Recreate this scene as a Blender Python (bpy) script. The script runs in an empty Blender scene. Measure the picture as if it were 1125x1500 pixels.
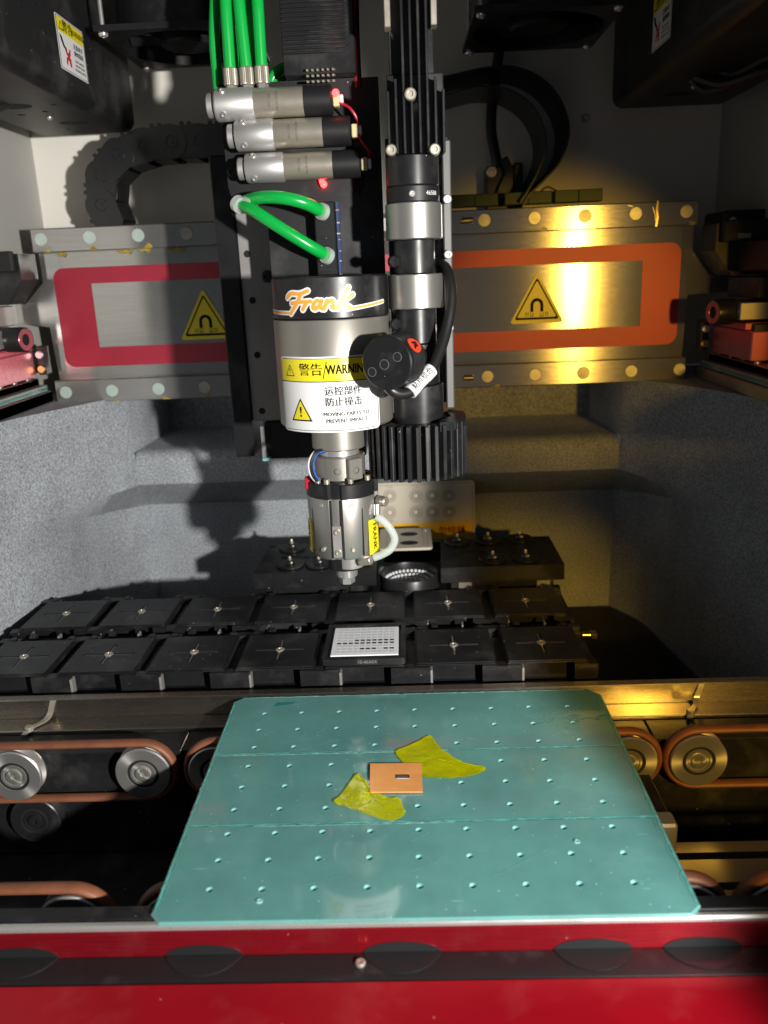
import bpy, bmesh, math, random
from mathutils import Vector, Matrix
random.seed(7)
S = 0.001                      # everything below is written in millimetres
sc = bpy.context.scene
COL = sc.collection

# ------------------------------------------------------------------ camera
F_PX = 1200.0
_p, _y, _r = [math.radians(a) for a in (16.30, -1.853, -2.39)]
CAM = Vector((0.6, -295.5, 256.2))
FWD = Vector((math.sin(_y)*math.cos(_p), math.cos(_y)*math.cos(_p), -math.sin(_p)))
_rt = Vector((math.cos(_y), -math.sin(_y), 0)); _up = _rt.cross(FWD)
RGT = math.cos(_r)*_rt + math.sin(_r)*_up
UPV = -math.sin(_r)*_rt + math.cos(_r)*_up
cam = bpy.data.cameras.new('camera'); camo = bpy.data.objects.new('camera', cam); COL.objects.link(camo)
cam.sensor_fit = 'VERTICAL'; cam.sensor_height = 36; cam.lens = F_PX/1500*36
cam.clip_start = 0.01; cam.clip_end = 50
M = Matrix((RGT, UPV, -FWD)).transposed().to_4x4(); M.translation = CAM*S
camo.matrix_world = M
cam.dof.use_dof = True; cam.dof.focus_distance = 0.50; cam.dof.aperture_fstop = 9
sc.camera = camo

# ------------------------------------------------------------------ world, lamps, exposure
w = bpy.data.worlds.new('World'); sc.world = w; w.use_nodes = True
bg = w.node_tree.nodes['Background']; bg.inputs[0].default_value = (0.80, 0.90, 1.0, 1); bg.inputs[1].default_value = 0.078
def spot(name, loc, aim_deg, tilt_deg, size, blend, power, color, radius):
    l = bpy.data.lights.new(name, 'SPOT'); l.energy = power; l.color = color; l.spot_size = math.radians(size)
    l.spot_blend = blend; l.shadow_soft_size = radius*S
    o = bpy.data.objects.new(name, l); COL.objects.link(o); o.location = Vector(loc)*S
    a, t = math.radians(aim_deg), math.radians(tilt_deg)
    d = Vector((-math.sin(a)*math.cos(t), math.cos(a)*math.cos(t), math.sin(t)))
    o.rotation_euler = d.to_track_quat('-Z', 'Y').to_euler()
    return o
LAMP = (332, -500, 245)
spot('hand_lamp', LAMP, 58.6, -4, 82, 0.09, 50, (1.0, 0.97, 0.92), 14)             # white beam to the left
spot('hand_lamp_through_amber_door', LAMP, 11.5, -3.0, 18.5, 0.7, 12.5, (1.0, 0.56, 0.07), 14)     # what passes the tinted door: beam height
spot('amber_conveyor_cone', LAMP, 14, -20, 19, 0.8, 17, (1.0, 0.56, 0.07), 14)        # added second cone onto the conveyor, so the liner between stays dark
vs = sc.view_settings; vs.view_transform = 'Standard'; vs.look = 'None'; vs.gamma = 1; vs.exposure = 0.0; vs.use_curve_mapping = False
sc.cycles.max_bounces = 8; sc.cycles.use_denoising = True
sc.cycles.sample_clamp_indirect = 4.0

# ------------------------------------------------------------------ helpers
def P(px, py, X=None, Y=None, Z=None):
    """a point of the place, measured along the line of sight of a photo pixel at a known depth plane"""
    d = FWD + RGT*((px-562.5)/F_PX) - UPV*((py-750)/F_PX)
    if Y is not None: t = (Y-CAM.y)/d.y
    elif Z is not None: t = (Z-CAM.z)/d.z
    else: t = (X-CAM.x)/d.x
    return CAM + d*t

class G:
    def __init__(s): s.bm = bmesh.new()
    def faces(s, vs, fs):
        v = [s.bm.verts.new(p) for p in vs]
        for f in fs:
            try: s.bm.faces.new([v[i] for i in f])
            except ValueError: pass
        return s
    def box(s, x0, x1, y0, y1, z0, z1, ch=0.4, rot=None, piv=None):
        c = Vector(((x0+x1)/2, (y0+y1)/2, (z0+z1)/2)); h = Vector((abs(x1-x0)/2, abs(y1-y0)/2, abs(z1-z0)/2))
        ch = min(ch, 0.45*min(h)*2)
        vs = []; idx = {}
        for sx in (-1, 1):
            for sy in (-1, 1):
                for sz in (-1, 1):
                    for a in range(3):
                        o = Vector((sx*h.x, sy*h.y, sz*h.z))
                        for b in range(3):
                            if b != a: o[b] -= (sx, sy, sz)[b]*ch
                        idx[(sx, sy, sz, a)] = len(vs); vs.append(o)
        fs = []
        for a in range(3):
            b, c2 = (a+1) % 3, (a+2) % 3
            for sg in (-1, 1):
                q = []
                for u, v in ((-1,-1), (1,-1), (1,1), (-1,1)):
                    k = [0,0,0]; k[a] = sg; k[b] = u; k[c2] = v; q.append(idx[(*k, a)])
                fs.append(q if sg > 0 else q[::-1])
            for u in (-1, 1):
                for v in (-1, 1):
                    k1 = [0,0,0]; k1[a] = -1; k1[b] = u; k1[c2] = v; k2 = list(k1); k2[a] = 1
                    q = [idx[(*k1, b)], idx[(*k2, b)], idx[(*k2, c2)], idx[(*k1, c2)]]
                    fs.append(q if u*v < 0 else q[::-1])
        for sx in (-1, 1):
            for sy in (-1, 1):
                for sz in (-1, 1):
                    q = [idx[(sx, sy, sz, a)] for a in range(3)]
                    fs.append(q if sx*sy*sz > 0 else q[::-1])
        if rot is None: pts = [c+v for v in vs]
        else:
            pv = Vector(piv) if piv else c
            pts = [pv + rot @ (c+v-pv) for v in vs]
        return s.faces(pts, fs)
    def lathe(s, prof, org=(0,0,0), axis=(0,0,1), seg=40, rfun=None, a0=0):
        """prof: (radius, height) pairs along the axis"""
        ax = Vector(axis).normalized(); org = Vector(org)
        ux = ax.orthogonal().normalized() if abs(ax.z) < .999 else Vector((1,0,0)); uy = ax.cross(ux)
        rings = []
        for r, h in prof:
            if r < 1e-6: rings.append([s.bm.verts.new(org+ax*h)])
            else:
                rings.append([s.bm.verts.new(org+ax*h+(ux*math.cos(a0+2*math.pi*k/seg)+uy*math.sin(a0+2*math.pi*k/seg))*(r*(rfun(k) if rfun else 1))) for k in range(seg)])
        for A, B in zip(rings, rings[1:]):
            for k in range(seg):
                k2 = (k+1) % seg
                if len(A) == 1 and len(B) == 1: continue
                if len(A) == 1: f = [A[0], B[k2], B[k]]
                elif len(B) == 1: f = [A[k], A[k2], B[0]]
                else: f = [A[k], A[k2], B[k2], B[k]]
                s.bm.faces.new(f)
        return s
    def cyl(s, p0, p1, r, seg=32, ch=0.4, r1=None):
        p0, p1 = Vector(p0), Vector(p1); L = (p1-p0).length; r1 = r if r1 is None else r1
        ch = min(ch, r*.4, L*.4)
        return s.lathe([(0,0),(r-ch,0),(r,ch),(r1,L-ch),(r1-ch,L),(0,L)], p0, p1-p0, seg)
    def prism(s, poly, fn, d0, d1):
        """poly in (u,v), fn(u,v,d) -> point; a solid between d0 and d1"""
        a = sum(poly[i][0]*poly[(i+1)%len(poly)][1]-poly[(i+1)%len(poly)][0]*poly[i][1] for i in range(len(poly)))
        n = len(poly)
        A = [s.bm.verts.new(fn(u, v, d0)) for u, v in poly]; B = [s.bm.verts.new(fn(u, v, d1)) for u, v in poly]
        s.bm.faces.new(A); s.bm.faces.new(B[::-1])
        for i in range(n): s.bm.faces.new([A[i], B[i], B[(i+1)%n], A[(i+1)%n]])
        return s
    def tube(s, pts, r, seg=12, closed=False, caps=True):
        pts = [Vector(p) for p in pts]; n = len(pts)
        rings = []; prev = None
        for i in range(n):
            if closed: t = pts[(i+1)%n]-pts[i-1]
            else: t = pts[min(i+1,n-1)]-pts[max(i-1,0)]
            t.normalize()
            if prev is None: u = t.orthogonal().normalized()
            else: u = (prev - t*prev.dot(t)).normalized()
            prev = u; v = t.cross(u)
            rr = r[i] if isinstance(r, (list, tuple)) else r
            rings.append([s.bm.verts.new(pts[i]+(u*math.cos(2*math.pi*k/seg)+v*math.sin(2*math.pi*k/seg))*rr) for k in range(seg)])
        m = n if closed else n-1
        for i in range(m):
            A, B = rings[i], rings[(i+1)%n]
            for k in range(seg): s.bm.faces.new([A[k], A[(k+1)%seg], B[(k+1)%seg], B[k]])
        if caps and not closed: s.bm.faces.new(rings[0][::-1]); s.bm.faces.new(rings[-1])
        return s
    def strap(s, pts, wvec, th):
        """a flat band following pts, wide along wvec, th thick"""
        pts = [Vector(p) for p in pts]; wv = Vector(wvec); rows = []
        for i, p in enumerate(pts):
            t = (pts[min(i+1,len(pts)-1)]-pts[max(i-1,0)]).normalized(); nrm = t.cross(wv).normalized()*th/2
            rows.append([s.bm.verts.new(p+a*wv/2+b*nrm) for a, b in ((-1,-1),(1,-1),(1,1),(-1,1))])
        for A, B in zip(rows, rows[1:]):
            for k in range(4): s.bm.faces.new([A[k], A[(k+1)%4], B[(k+1)%4], B[k]])
        s.bm.faces.new(rows[0]); s.bm.faces.new(rows[-1][::-1])
        return s
    def steps(s, xs, ys, H, z0):
        """a solid whose top is a grid of flat levels H[j][i] above z0"""
        nx, ny = len(xs)-1, len(ys)-1
        q = lambda *p: s.bm.faces.new([s.bm.verts.new(v) for v in p])
        for j in range(ny):
            for i in range(nx):
                h = H[j][i]
                if h is None: continue
                x0, x1, y0, y1 = xs[i], xs[i+1], ys[j], ys[j+1]
                q((x0,y0,h),(x1,y0,h),(x1,y1,h),(x0,y1,h))
                for (di, dj, a, b) in ((-1,0,(x0,y1),(x0,y0)),(1,0,(x1,y0),(x1,y1)),(0,-1,(x0,y0),(x1,y0)),(0,1,(x1,y1),(x0,y1))):
                    ii, jj = i+di, j+dj
                    o = H[jj][ii] if 0 <= ii < nx and 0 <= jj < ny else None
                    lo = z0 if o is None else o
                    if lo < h: q((a[0],a[1],lo),(b[0],b[1],lo),(b[0],b[1],h),(a[0],a[1],h))
        return s
    def flat(s, polys, fn):
        for poly in polys:
            try: s.bm.faces.new([s.bm.verts.new(fn(u, v)) for u, v in poly])
            except ValueError: pass
        return s
    def sphere(s, c, r, seg=12, rings=6, half=False, axis=(0,0,1)):
        n = rings; prof = []
        for k in range(n+1):
            a = (-math.pi/2 if not half else 0) + (math.pi if not half else math.pi/2)*k/n
            prof.append((max(0, r*math.cos(a)) if 1e-9 < abs(math.cos(a)) else 0, r*math.sin(a)))
        return s.lathe(prof, c, axis, seg)

def origin(o):
    v = Vector((0,0,0))
    while o is not None: v += o.location/S; o = o.parent
    return v
def build(name, g, mat, parent=None, at=None, ang=35, label=None, up=False):
    bm = g.bm
    bmesh.ops.remove_doubles(bm, verts=bm.verts, dist=1e-4)
    bmesh.ops.recalc_face_normals(bm, faces=bm.faces)
    if up:
        for f in bm.faces:
            f.normal_update()
            if f.normal.z < -.3 and f.calc_center_median().z > -.6: f.normal_flip()
    base = origin(parent)
    off = base + (Vector(at) - base if at is not None else Vector((0,0,0)))
    for v in bm.verts: v.co = (v.co - off)*S
    uvl = bm.loops.layers.uv.new('UVMap')
    for f in bm.faces:
        for l in f.loops: c = l.vert.co; l[uvl].uv = (c.x + .37*c.y*0, c.z + c.y)
    me = bpy.data.meshes.new(name); bm.to_mesh(me); bm.free()
    me.polygons.foreach_set('use_smooth', [not up]*len(me.polygons)); me.set_sharp_from_angle(angle=math.radians(ang))
    me.materials.append(MT[mat])
    o = bpy.data.objects.new(name, me); COL.objects.link(o)
    o.parent = parent; o.location = (off - base)*S
    if label: o['label'] = label
    return o
def inst(name, me_obj, parent, loc, rot=None, scale=None):
    """a further piece that shares its mesh with me_obj; loc is a place in the scene"""
    o = me_obj.copy(); o.name = name; COL.objects.link(o); o.parent = parent
    o.location = (Vector(loc) - origin(parent))*S
    if rot is not None: o.rotation_euler = rot
    return o
def tag(o, label, cat, group=None):
    o['label'] = label; o['category'] = cat
    if group: o['group'] = group
    return o
def thing(name, label, cat, base, group=None):
    o = bpy.data.objects.new(name, None); COL.objects.link(o); o.location = Vector(base)*S; o.empty_display_size = .01
    return tag(o, label, cat, group)
def struct(o): o['kind'] = 'structure'; return o
def stuff(o): o['kind'] = 'stuff'; return o
def smooth(pts, n=8, closed=False):
    pts = [Vector(p) for p in pts]; out = []; N = len(pts)
    for i in range(N if closed else N-1):
        g_ = lambda k: pts[k % N] if closed else pts[max(0, min(N-1, k))]
        a, b, c, d = g_(i-1), g_(i), g_(i+1), g_(i+2)
        for k in range(n):
            t = k/n
            out.append(.5*((2*b)+(c-a)*t+(2*a-5*b+4*c-d)*t*t+(3*b-a-3*c+d)*t**3))
    if not closed: out.append(pts[-1])
    return out
def rrect(u0, u1, v0, v1, r, n=5):
    o = []
    for cu, cv, a0 in ((u1-r, v0+r, -90), (u1-r, v1-r, 0), (u0+r, v1-r, 90), (u0+r, v0+r, 180)):
        for k in range(n+1):
            a = math.radians(a0+90*k/n); o.append((cu+r*math.cos(a), cv+r*math.sin(a)))
    return o
def band(u0, u1, v0, v1, r, n=20):
    """a rounded rectangle cut into upright strips, so that it can be bent"""
    us = sorted(set([u0, u0+r*.1, u0+r*.3, u0+r*.6, u0+r, u1-r, u1-r*.6, u1-r*.3, u1-r*.1, u1] + [u0+r+(u1-u0-2*r)*k/n for k in range(1, n)]))
    def lim(u):
        d = max(0, u0+r-u, u-(u1-r)); e = r-math.sqrt(max(0, r*r-d*d)); return v0+e, v1-e
    out = []
    for a, b in zip(us, us[1:]):
        (l0, h0), (l1, h1) = lim(a), lim(b); out.append([(a,l0),(b,l1),(b,h1),(a,h0)])
    return out
def ring(poly, poly2):
    n = len(poly); return [[poly[i], poly[(i+1)%n], poly2[(i+1)%n], poly2[i]] for i in range(n)]
def stroke(pts, wd, caps=True, n=6, sm=True):
    pts = [Vector((p[0], p[1], 0)) for p in pts]
    if sm and len(pts) > 2: pts = smooth(pts, n)
    out = []; L = []; R_ = []
    for i, p in enumerate(pts):
        t = (pts[min(i+1,len(pts)-1)]-pts[max(i-1,0)]); t.normalize(); nn = Vector((-t.y, t.x, 0))*wd/2
        L.append(p+nn); R_.append(p-nn)
    for i in range(len(pts)-1):
        out.append([(R_[i].x,R_[i].y),(R_[i+1].x,R_[i+1].y),(L[i+1].x,L[i+1].y),(L[i].x,L[i].y)])
    if caps:
        for p in (pts[0], pts[-1]): out.append([(p.x+wd/2*math.cos(a*math.pi/4), p.y+wd/2*math.sin(a*math.pi/4)) for a in range(8)])
    return out
_tc = {}
def text(st, size, u=0, v=0, bold=0.0, align='CENTER', sx=1.0, shear=0.0, strike=0.0):
    """the printed outline of a piece of writing, as polygons"""
    c = bpy.data.curves.new('writing', 'FONT'); c.body = st; c.size = 1; c.align_x = align; c.align_y = 'CENTER'; c.offset = bold; c.shear = shear
    c.resolution_u = 2
    o = bpy.data.objects.new('writing', c); COL.objects.link(o)
    bpy.context.view_layer.update()
    me = bpy.data.meshes.new_from_object(o)
    out = [[(u+me.vertices[i].co.x*size*sx, v+me.vertices[i].co.y*size) for i in p.vertices] for p in me.polygons]
    if strike: out = out + [[(u_+strike*k_, v_) for u_, v_ in p] for k_ in (.5, 1) for p in out]
    bpy.data.objects.remove(o); bpy.data.curves.remove(c); bpy.data.meshes.remove(me)
    return out
def tri(cu, cv, wd, hgt, r, n=4):
    """a rounded triangle"""
    pts = [(cu-wd/2, cv-hgt/2), (cu+wd/2, cv-hgt/2), (cu, cv+hgt/2)]; o = []
    g0 = Vector((cu, cv-hgt/6))
    for i in range(3):
        p = Vector(pts[i]); q0 = Vector(pts[i-1]); q1 = Vector(pts[(i+1)%3])
        d0 = (q0-p).normalized(); d1 = (q1-p).normalized(); h = math.acos(max(-1,min(1,d0.dot(d1))))/2
        L = r/math.tan(h); A = p+d0*L; B = p+d1*L
        for k in range(n+1):
            t = k/n; o.append(tuple((1-t)**2*A + 2*t*(1-t)*p + t*t*B))
    return o

# ------------------------------------------------------------------ materials
MT = {}
def mat(name, col, rough=.5, metal=0., bump=None, vary=None, dust=0, aniso=0, arot=.25, radial=None, spec=None, emit=None, coat=0, rvary=0, stretch=None, alpha=None, trans=0, scratch=0, dcol=(.5,.5,.48), ior=None, blotch=None, crough=.08):
    m = bpy.data.materials.new(name); m.use_nodes = True; nt = m.node_tree; N = nt.nodes; L = nt.links
    b = N['Principled BSDF']; b.inputs['Base Color'].default_value = (*col, 1); b.inputs['Roughness'].default_value = rough; b.inputs['Metallic'].default_value = metal
    if spec is not None: b.inputs['Specular IOR Level'].default_value = spec
    if coat: b.inputs['Coat Weight'].default_value = coat; b.inputs['Coat Roughness'].default_value = crough
    if ior: b.inputs['IOR'].default_value = ior
    if trans: b.inputs['Transmission Weight'].default_value = trans
    if emit: b.inputs['Emission Color'].default_value = (*emit[0], 1); b.inputs['Emission Strength'].default_value = emit[1]
    tc = N.new('ShaderNodeTexCoord')
    oi = N.new('ShaderNodeObjectInfo'); sm0 = N.new('ShaderNodeVectorMath'); sm0.operation = 'SCALE'; sm0.inputs[0].default_value = (3.1, 1.7, 2.3); L.new(oi.outputs['Random'], sm0.inputs[3])
    ad0 = N.new('ShaderNodeVectorMath'); ad0.operation = 'ADD'; L.new(tc.outputs['Object'], ad0.inputs[0]); L.new(sm0.outputs[0], ad0.inputs[1])
    vec = ad0.outputs[0]
    if stretch:
        mp = N.new('ShaderNodeMapping'); mp.inputs['Scale'].default_value = stretch; L.new(vec, mp.inputs[0]); svec = mp.outputs[0]
    else: svec = vec
    cur = None
    def mix(fac, a, bcol, typ='MIX'):
        x = N.new('ShaderNodeMix'); x.data_type = 'RGBA'; x.blend_type = typ
        if isinstance(fac, float): x.inputs[0].default_value = fac
        else: L.new(fac, x.inputs[0])
        if isinstance(a, tuple): x.inputs[6].default_value = (*a, 1)
        else: L.new(a, x.inputs[6])
        if isinstance(bcol, tuple): x.inputs[7].default_value = (*bcol, 1)
        else: L.new(bcol, x.inputs[7])
        return x.outputs[2]
    def noise(v, scale, detail=3, rough_=.6):
        n = N.new('ShaderNodeTexNoise'); n.inputs['Scale'].default_value = scale; n.inputs['Detail'].default_value = detail; n.inputs['Roughness'].default_value = rough_
        L.new(v, n.inputs['Vector']); return n.outputs[0]
    def ramp(v, a, b_):
        r = N.new('ShaderNodeMapRange'); L.new(v, r.inputs[0]); r.inputs[1].default_value = a; r.inputs[2].default_value = b_; return r.outputs[0]
    cur = col
    if vary:                                   # (scale, darker factor, lighter factor)
        n = noise(svec, vary[0], 4); f = ramp(n, .32, .68)
        cur = mix(f, tuple(c*vary[1] for c in col), tuple(min(1, c*vary[2]) for c in col))
    if blotch:
        nb = noise(vec, blotch[0], 5, .65); fb = ramp(nb, .3, .7)
        mb = mix(fb, (blotch[1],)*3, (blotch[2],)*3); cur = mix(1.0, cur, mb, 'MULTIPLY')
    if dust:
        v = N.new('ShaderNodeTexVoronoi'); v.inputs['Scale'].default_value = 260; L.new(vec, v.inputs['Vector'])
        lt = N.new('ShaderNodeMath'); lt.operation = 'LESS_THAN'; L.new(v.outputs['Distance'], lt.inputs[0]); lt.inputs[1].default_value = .085
        sp = N.new('ShaderNodeSeparateColor'); L.new(v.outputs['Color'], sp.inputs[0])
        gt = N.new('ShaderNodeMath'); gt.operation = 'LESS_THAN'; L.new(sp.outputs[0], gt.inputs[0]); gt.inputs[1].default_value = dust
        mu = N.new('ShaderNodeMath'); mu.operation = 'MULTIPLY'; L.new(lt.outputs[0], mu.inputs[0]); L.new(gt.outputs[0], mu.inputs[1])
        cur = mix(mu.outputs[0], cur, dcol)
        n2 = noise(vec, 35, 5); f2 = ramp(n2, .52, .85); m2 = N.new('ShaderNodeMath'); m2.operation = 'MULTIPLY'; L.new(f2, m2.inputs[0]); m2.inputs[1].default_value = .10
        cur = mix(m2.outputs[0], cur, dcol)
    if scratch:
        sm = N.new('ShaderNodeMapping'); sm.inputs['Scale'].default_value = (22, 300, 22); sm.inputs['Rotation'].default_value = (0, 0, .5); L.new(vec, sm.inputs[0])
        n3 = noise(sm.outputs[0], 3, 2); f3 = ramp(n3, .73, .77); m3 = N.new('ShaderNodeMath'); m3.operation = 'MULTIPLY'; L.new(f3, m3.inputs[0]); m3.inputs[1].default_value = scratch
        cur = mix(m3.outputs[0], cur, tuple(min(1, c*1.9+.05) for c in col))
    if not isinstance(cur, tuple): L.new(cur, b.inputs['Base Color'])
    if rvary:
        n = noise(svec, 60, 4); r = N.new('ShaderNodeMapRange'); L.new(n, r.inputs[0]); r.inputs[1].default_value = .3; r.inputs[2].default_value = .7
        r.inputs[3].default_value = max(.02, rough-rvary); r.inputs[4].default_value = min(1, rough+rvary); L.new(r.outputs[0], b.inputs['Roughness'])
    if bump:                                   # (scale, strength, distance mm)
        n = noise(svec, bump[0], 3); bn = N.new('ShaderNodeBump'); bn.inputs['Strength'].default_value = bump[1]; bn.inputs['Distance'].default_value = bump[2]*S
        L.new(n, bn.inputs['Height']); L.new(bn.outputs[0], b.inputs['Normal'])
    if aniso:
        b.inputs['Anisotropic'].default_value = aniso; b.inputs['Anisotropic Rotation'].default_value = arot
        t = N.new('ShaderNodeTangent'); 
        if radial: t.direction_type = 'RADIAL'; t.axis = radial
        else: t.direction_type = 'UV_MAP'; t.uv_map = 'UVMap'
        L.new(t.outputs[0], b.inputs['Tangent'])
    if alpha is not None:                      # a tinted film: what lies behind shows through in its colour
        tr = N.new('ShaderNodeBsdfTransparent'); tr.inputs[0].default_value = (*alpha[0], 1)
        ms = N.new('ShaderNodeMixShader'); ms.inputs[0].default_value = alpha[1]
        L.new(tr.outputs[0], ms.inputs[1]); L.new(b.outputs[0], ms.inputs[2]); L.new(ms.outputs[0], N['Material Output'].inputs[0])
    MT[name] = m
mat('powder_black', (.013,.013,.014), .42, spec=.38, bump=(1500,.35,.12), dust=.05)
mat('satin_black', (.012,.012,.013), .33, spec=.38, bump=(900,.1,.05), rvary=.06, dust=.03)
mat('anod_black', (.011,.011,.012), .36, metal=.1, spec=.4, stretch=(1,60,60), bump=(40,.12,.05), dust=.22, rvary=.10, blotch=(40,.7,1.5))
mat('matte_black', (.010,.010,.011), .62, spec=.38, dust=.04)
mat('plastic_black', (.012,.012,.013), .45, spec=.38, bump=(300,.1,.1))
mat('chain_black', (.009,.009,.010), .30, spec=.7, bump=(300,.1,.1))
mat('hole_black', (.003,.003,.003), .8)
mat('steel', (.44,.43,.41), .175, .82, aniso=.92, stretch=(2,150,150), vary=(14,.86,1.08), rvary=.05, scratch=.25)
mat('steel_rail', (.40,.36,.30), .25, .96, aniso=.9, stretch=(3,120,120), vary=(12,.75,1.1), rvary=.06, scratch=.4)
mat('steel_bright', (.62,.61,.59), .28, .75, rvary=.05)
mat('steel_mirror', (.62,.60,.58), .10, 1, stretch=(3,90,90), rvary=.05, vary=(20,.9,1.05))
mat('nickel', (.50,.46,.38), .36, .7, rvary=.08)
mat('brass', (.62,.48,.16), .28, 1)
mat('alu_blast', (.52,.51,.50), .48, .75, bump=(2200,.3,.06))
mat('alu_gray', (.42,.41,.38), .36, .8, bump=(1800,.25,.05), vary=(25,.93,1.05))
mat('alu_champagne', (.33,.315,.275), .38, .68, bump=(1800,.25,.05), vary=(20,.94,1.05))
mat('alu_plate', (.30,.29,.28), .42, .35, vary=(18,.85,1.08), rvary=.06)
mat('alu_dark', (.12,.12,.115), .42, .3, bump=(1500,.2,.05))
mat('pulley_steel', (.46,.45,.43), .36, .8, aniso=.85, arot=0., radial='Y', rvary=.04)
mat('felt_gray', (.30,.32,.345), .95, vary=(620,.52,1.55), bump=(520,.9,.8), blotch=(14,.80,1.12))
mat('wall_gray', (.44,.43,.40), .55, vary=(4,.93,1.03), bump=(700,.08,.1))
mat('wall_white', (.78,.75,.68), .55, vary=(4,.93,1.03), bump=(700,.08,.1))
mat('red_label', (.35,.008,.030), .48, .3, vary=(30,.92,1.06), coat=.6, crough=.42)
mat('red_paint', (.33,.003,.011), .30, metal=.25, vary=(8,.85,1.1), blotch=(10,.85,1.08), bump=(500,.05,.1), dust=.06, dcol=(.6,.3,.3))
mat('red_anod', (.55,.13,.16), .30, .5, vary=(14,.8,1.2))
mat('pink_anod', (.60,.22,.25), .32, .6, vary=(60,.75,1.15), stretch=(1,8,8))
mat('red_gloss', (.36,.012,.022), .18, .7, stretch=(3,90,90), rvary=.05, vary=(16,.8,1.1), dust=.08, dcol=(.6,.4,.4))
mat('sign_yellow', (.80,.68,.02), .35)
mat('print_black', (.010,.010,.010), .6, spec=.08)
mat('print_gray', (.06,.06,.06), .5)
mat('print_red', (.55,.02,.02), .5)
mat('label_white', (.74,.74,.74), .45, rvary=.04, spec=.3)
mat('orange_print', (.85,.36,.04), .4)
mat('red_sticker', (.75,.07,.03), .4)
mat('hose_green', (.005,.36,.055), .22, spec=.6, coat=.3)
mat('clear_plastic', (.85,.88,.86), .08, alpha=((.9,.93,.92), .35))
mat('clear_hose', (.75,.80,.78), .12, alpha=((.85,.9,.88), .45))
mat('belt_rubber', (.18,.062,.028), .55, blotch=(30,.75,1.1), vary=(60,.9,1.08), bump=(600,.1,.1))
mat('teal_plate', (.112,.295,.275), .075, spec=1.0, coat=.9, crough=.035, vary=(22,.84,1.14), rvary=.03, scratch=.7, dust=.24, dcol=(.45,.72,.68))
mat('teal_edge', (.11,.42,.37), .35, vary=(160,.7,1.15))
mat('teal_bump', (.17,.40,.385), .22)
mat('teal_dark', (.02,.20,.19), .2)
mat('film_scuff', (.24,.52,.48), .4, vary=(300,.6,1.2))
mat('tape_yellow', (.64,.62,.0), .12, alpha=((.88,.88,.04), .58), bump=(70,.6,1.6), coat=.6, blotch=(60,.88,1.12))
mat('copper_film', (.78,.34,.10), .22, metal=.1, vary=(80,.92,1.08), stretch=(1,6,1))
mat('die_black', (.015,.015,.015), .3)
mat('chip_white', (.88,.89,.92), .4)
mat('chip_gray', (.70,.72,.76), .35)
mat('magnet_disc', (.50,.60,.54), .30, .35, vary=(120,.9,1.06))
mat('magnet_steel', (.42,.41,.36), .36, .7, vary=(120,.7,1.1))
mat('glue_amber', (.30,.22,.03), .3, vary=(150,.6,1.4))
mat('cream_panel', (.52,.47,.37), .5, vary=(25,.93,1.04))
mat('cream_print', (.30,.26,.20), .5)
mat('cream_ring', (.72,.66,.55), .4)
mat('strip_orange', (.75,.42,.02), .45)
mat('pcb_green', (.05,.09,.02), .5)
mat('pcb_blue', (.02,.04,.12), .4)
mat('wire_red', (.40,.01,.03), .35)
mat('wire_white', (.75,.75,.72), .4)
mat('wire_blue', (.02,.10,.45), .4)
mat('wire_brown', (.25,.12,.05), .5)
mat('cable_black', (.012,.012,.012), .38)
mat('led_red', (.5,0,0), .3, emit=((1,.02,.02), 18))
mat('led_bead', (.85,.86,.88), .12, alpha=((.95,.95,.97), .75))
mat('reflector_white', (.80,.80,.82), .5)
mat('yellow_plastic', (.75,.55,.02), .4)
mat('connector_cream', (.60,.52,.28), .4)
mat('groove_gray', (.17,.17,.17), .35, .4)
mat('steel_amber_lit', (.42,.38,.32), .30, .8, vary=(12,.85,1.1))  # steel with the amber light's warm tint painted in, right side only

# ================================================================== the setting
CX = -29.0                                       # the machine's middle
mx = lambda p: (2*CX-p[0], p[1])
g = G(); g.faces([(-360,505,160),(315,505,160),(315,505,640),(-360,505,640)], [(0,1,2,3)])
struct(build('back_wall', g, 'wall_white'))
g = G(); g.faces([(-331,60,150),(-331,506,150),(-331,506,640),(-331,60,640)], [(0,1,2,3)])
struct(build('left_wall', g, 'wall_gray'))
g = G(); g.faces([(288,60,150),(288,506,150),(288,506,640),(288,60,640)], [(0,1,2,3)])
struct(build('right_wall', g, 'wall_gray'))
g = G(); g.faces([(-362,60,560),(316,60,560),(316,562,560),(-362,562,560)], [(0,1,2,3)])
struct(build('roof_panel', g, 'matte_black'))
# cast grey liner: side walls curving into the back, an overhanging ledge across the back
A = [(-340,-20),(-334,100),(-325,200),(-315,274),(-300,330),(-276,385),(-257,425),(-251,440)]
B = [(-340,-20),(-334,100),(-325,200),(-315,274),(-303,330),(-294,390),(-284,455),(-262,498)]
DR = [0,0,0,0,3,14,25,31]
A2 = [tuple(v[:2]) for v in smooth([(x,y,0) for x,y in A], 5)]; B2 = [tuple(v[:2]) for v in smooth([(x,y,0) for x,y in B], 5)]
pathA = A2 + [mx(p) for p in A2[::-1]]; pathB = B2 + [mx(p) for p in B2[::-1]]
DR2 = [v[0] for v in smooth([(q,0,0) for q in DR], 5)]
ZT, ZS, ZL, ZB = 159, 106, 72, -85
g = G(); n = len(pathA); m = len(A2)
cols = [(ZT,0)]
def sheet(path, zs, bulge=0):
    rows = [[g.bm.verts.new((x, y, z)) for x, y in path] for z in zs]
    for r0, r1 in zip(rows, rows[1:]):
        for k in range(len(path)-1): g.bm.faces.new([r0[k], r0[k+1], r1[k+1], r1[k]])
sheet(A2, [ZT, ZS, ZL+3]); sheet([mx(p) for p in A2[::-1]], [ZT, ZS, ZL+3])
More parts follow.
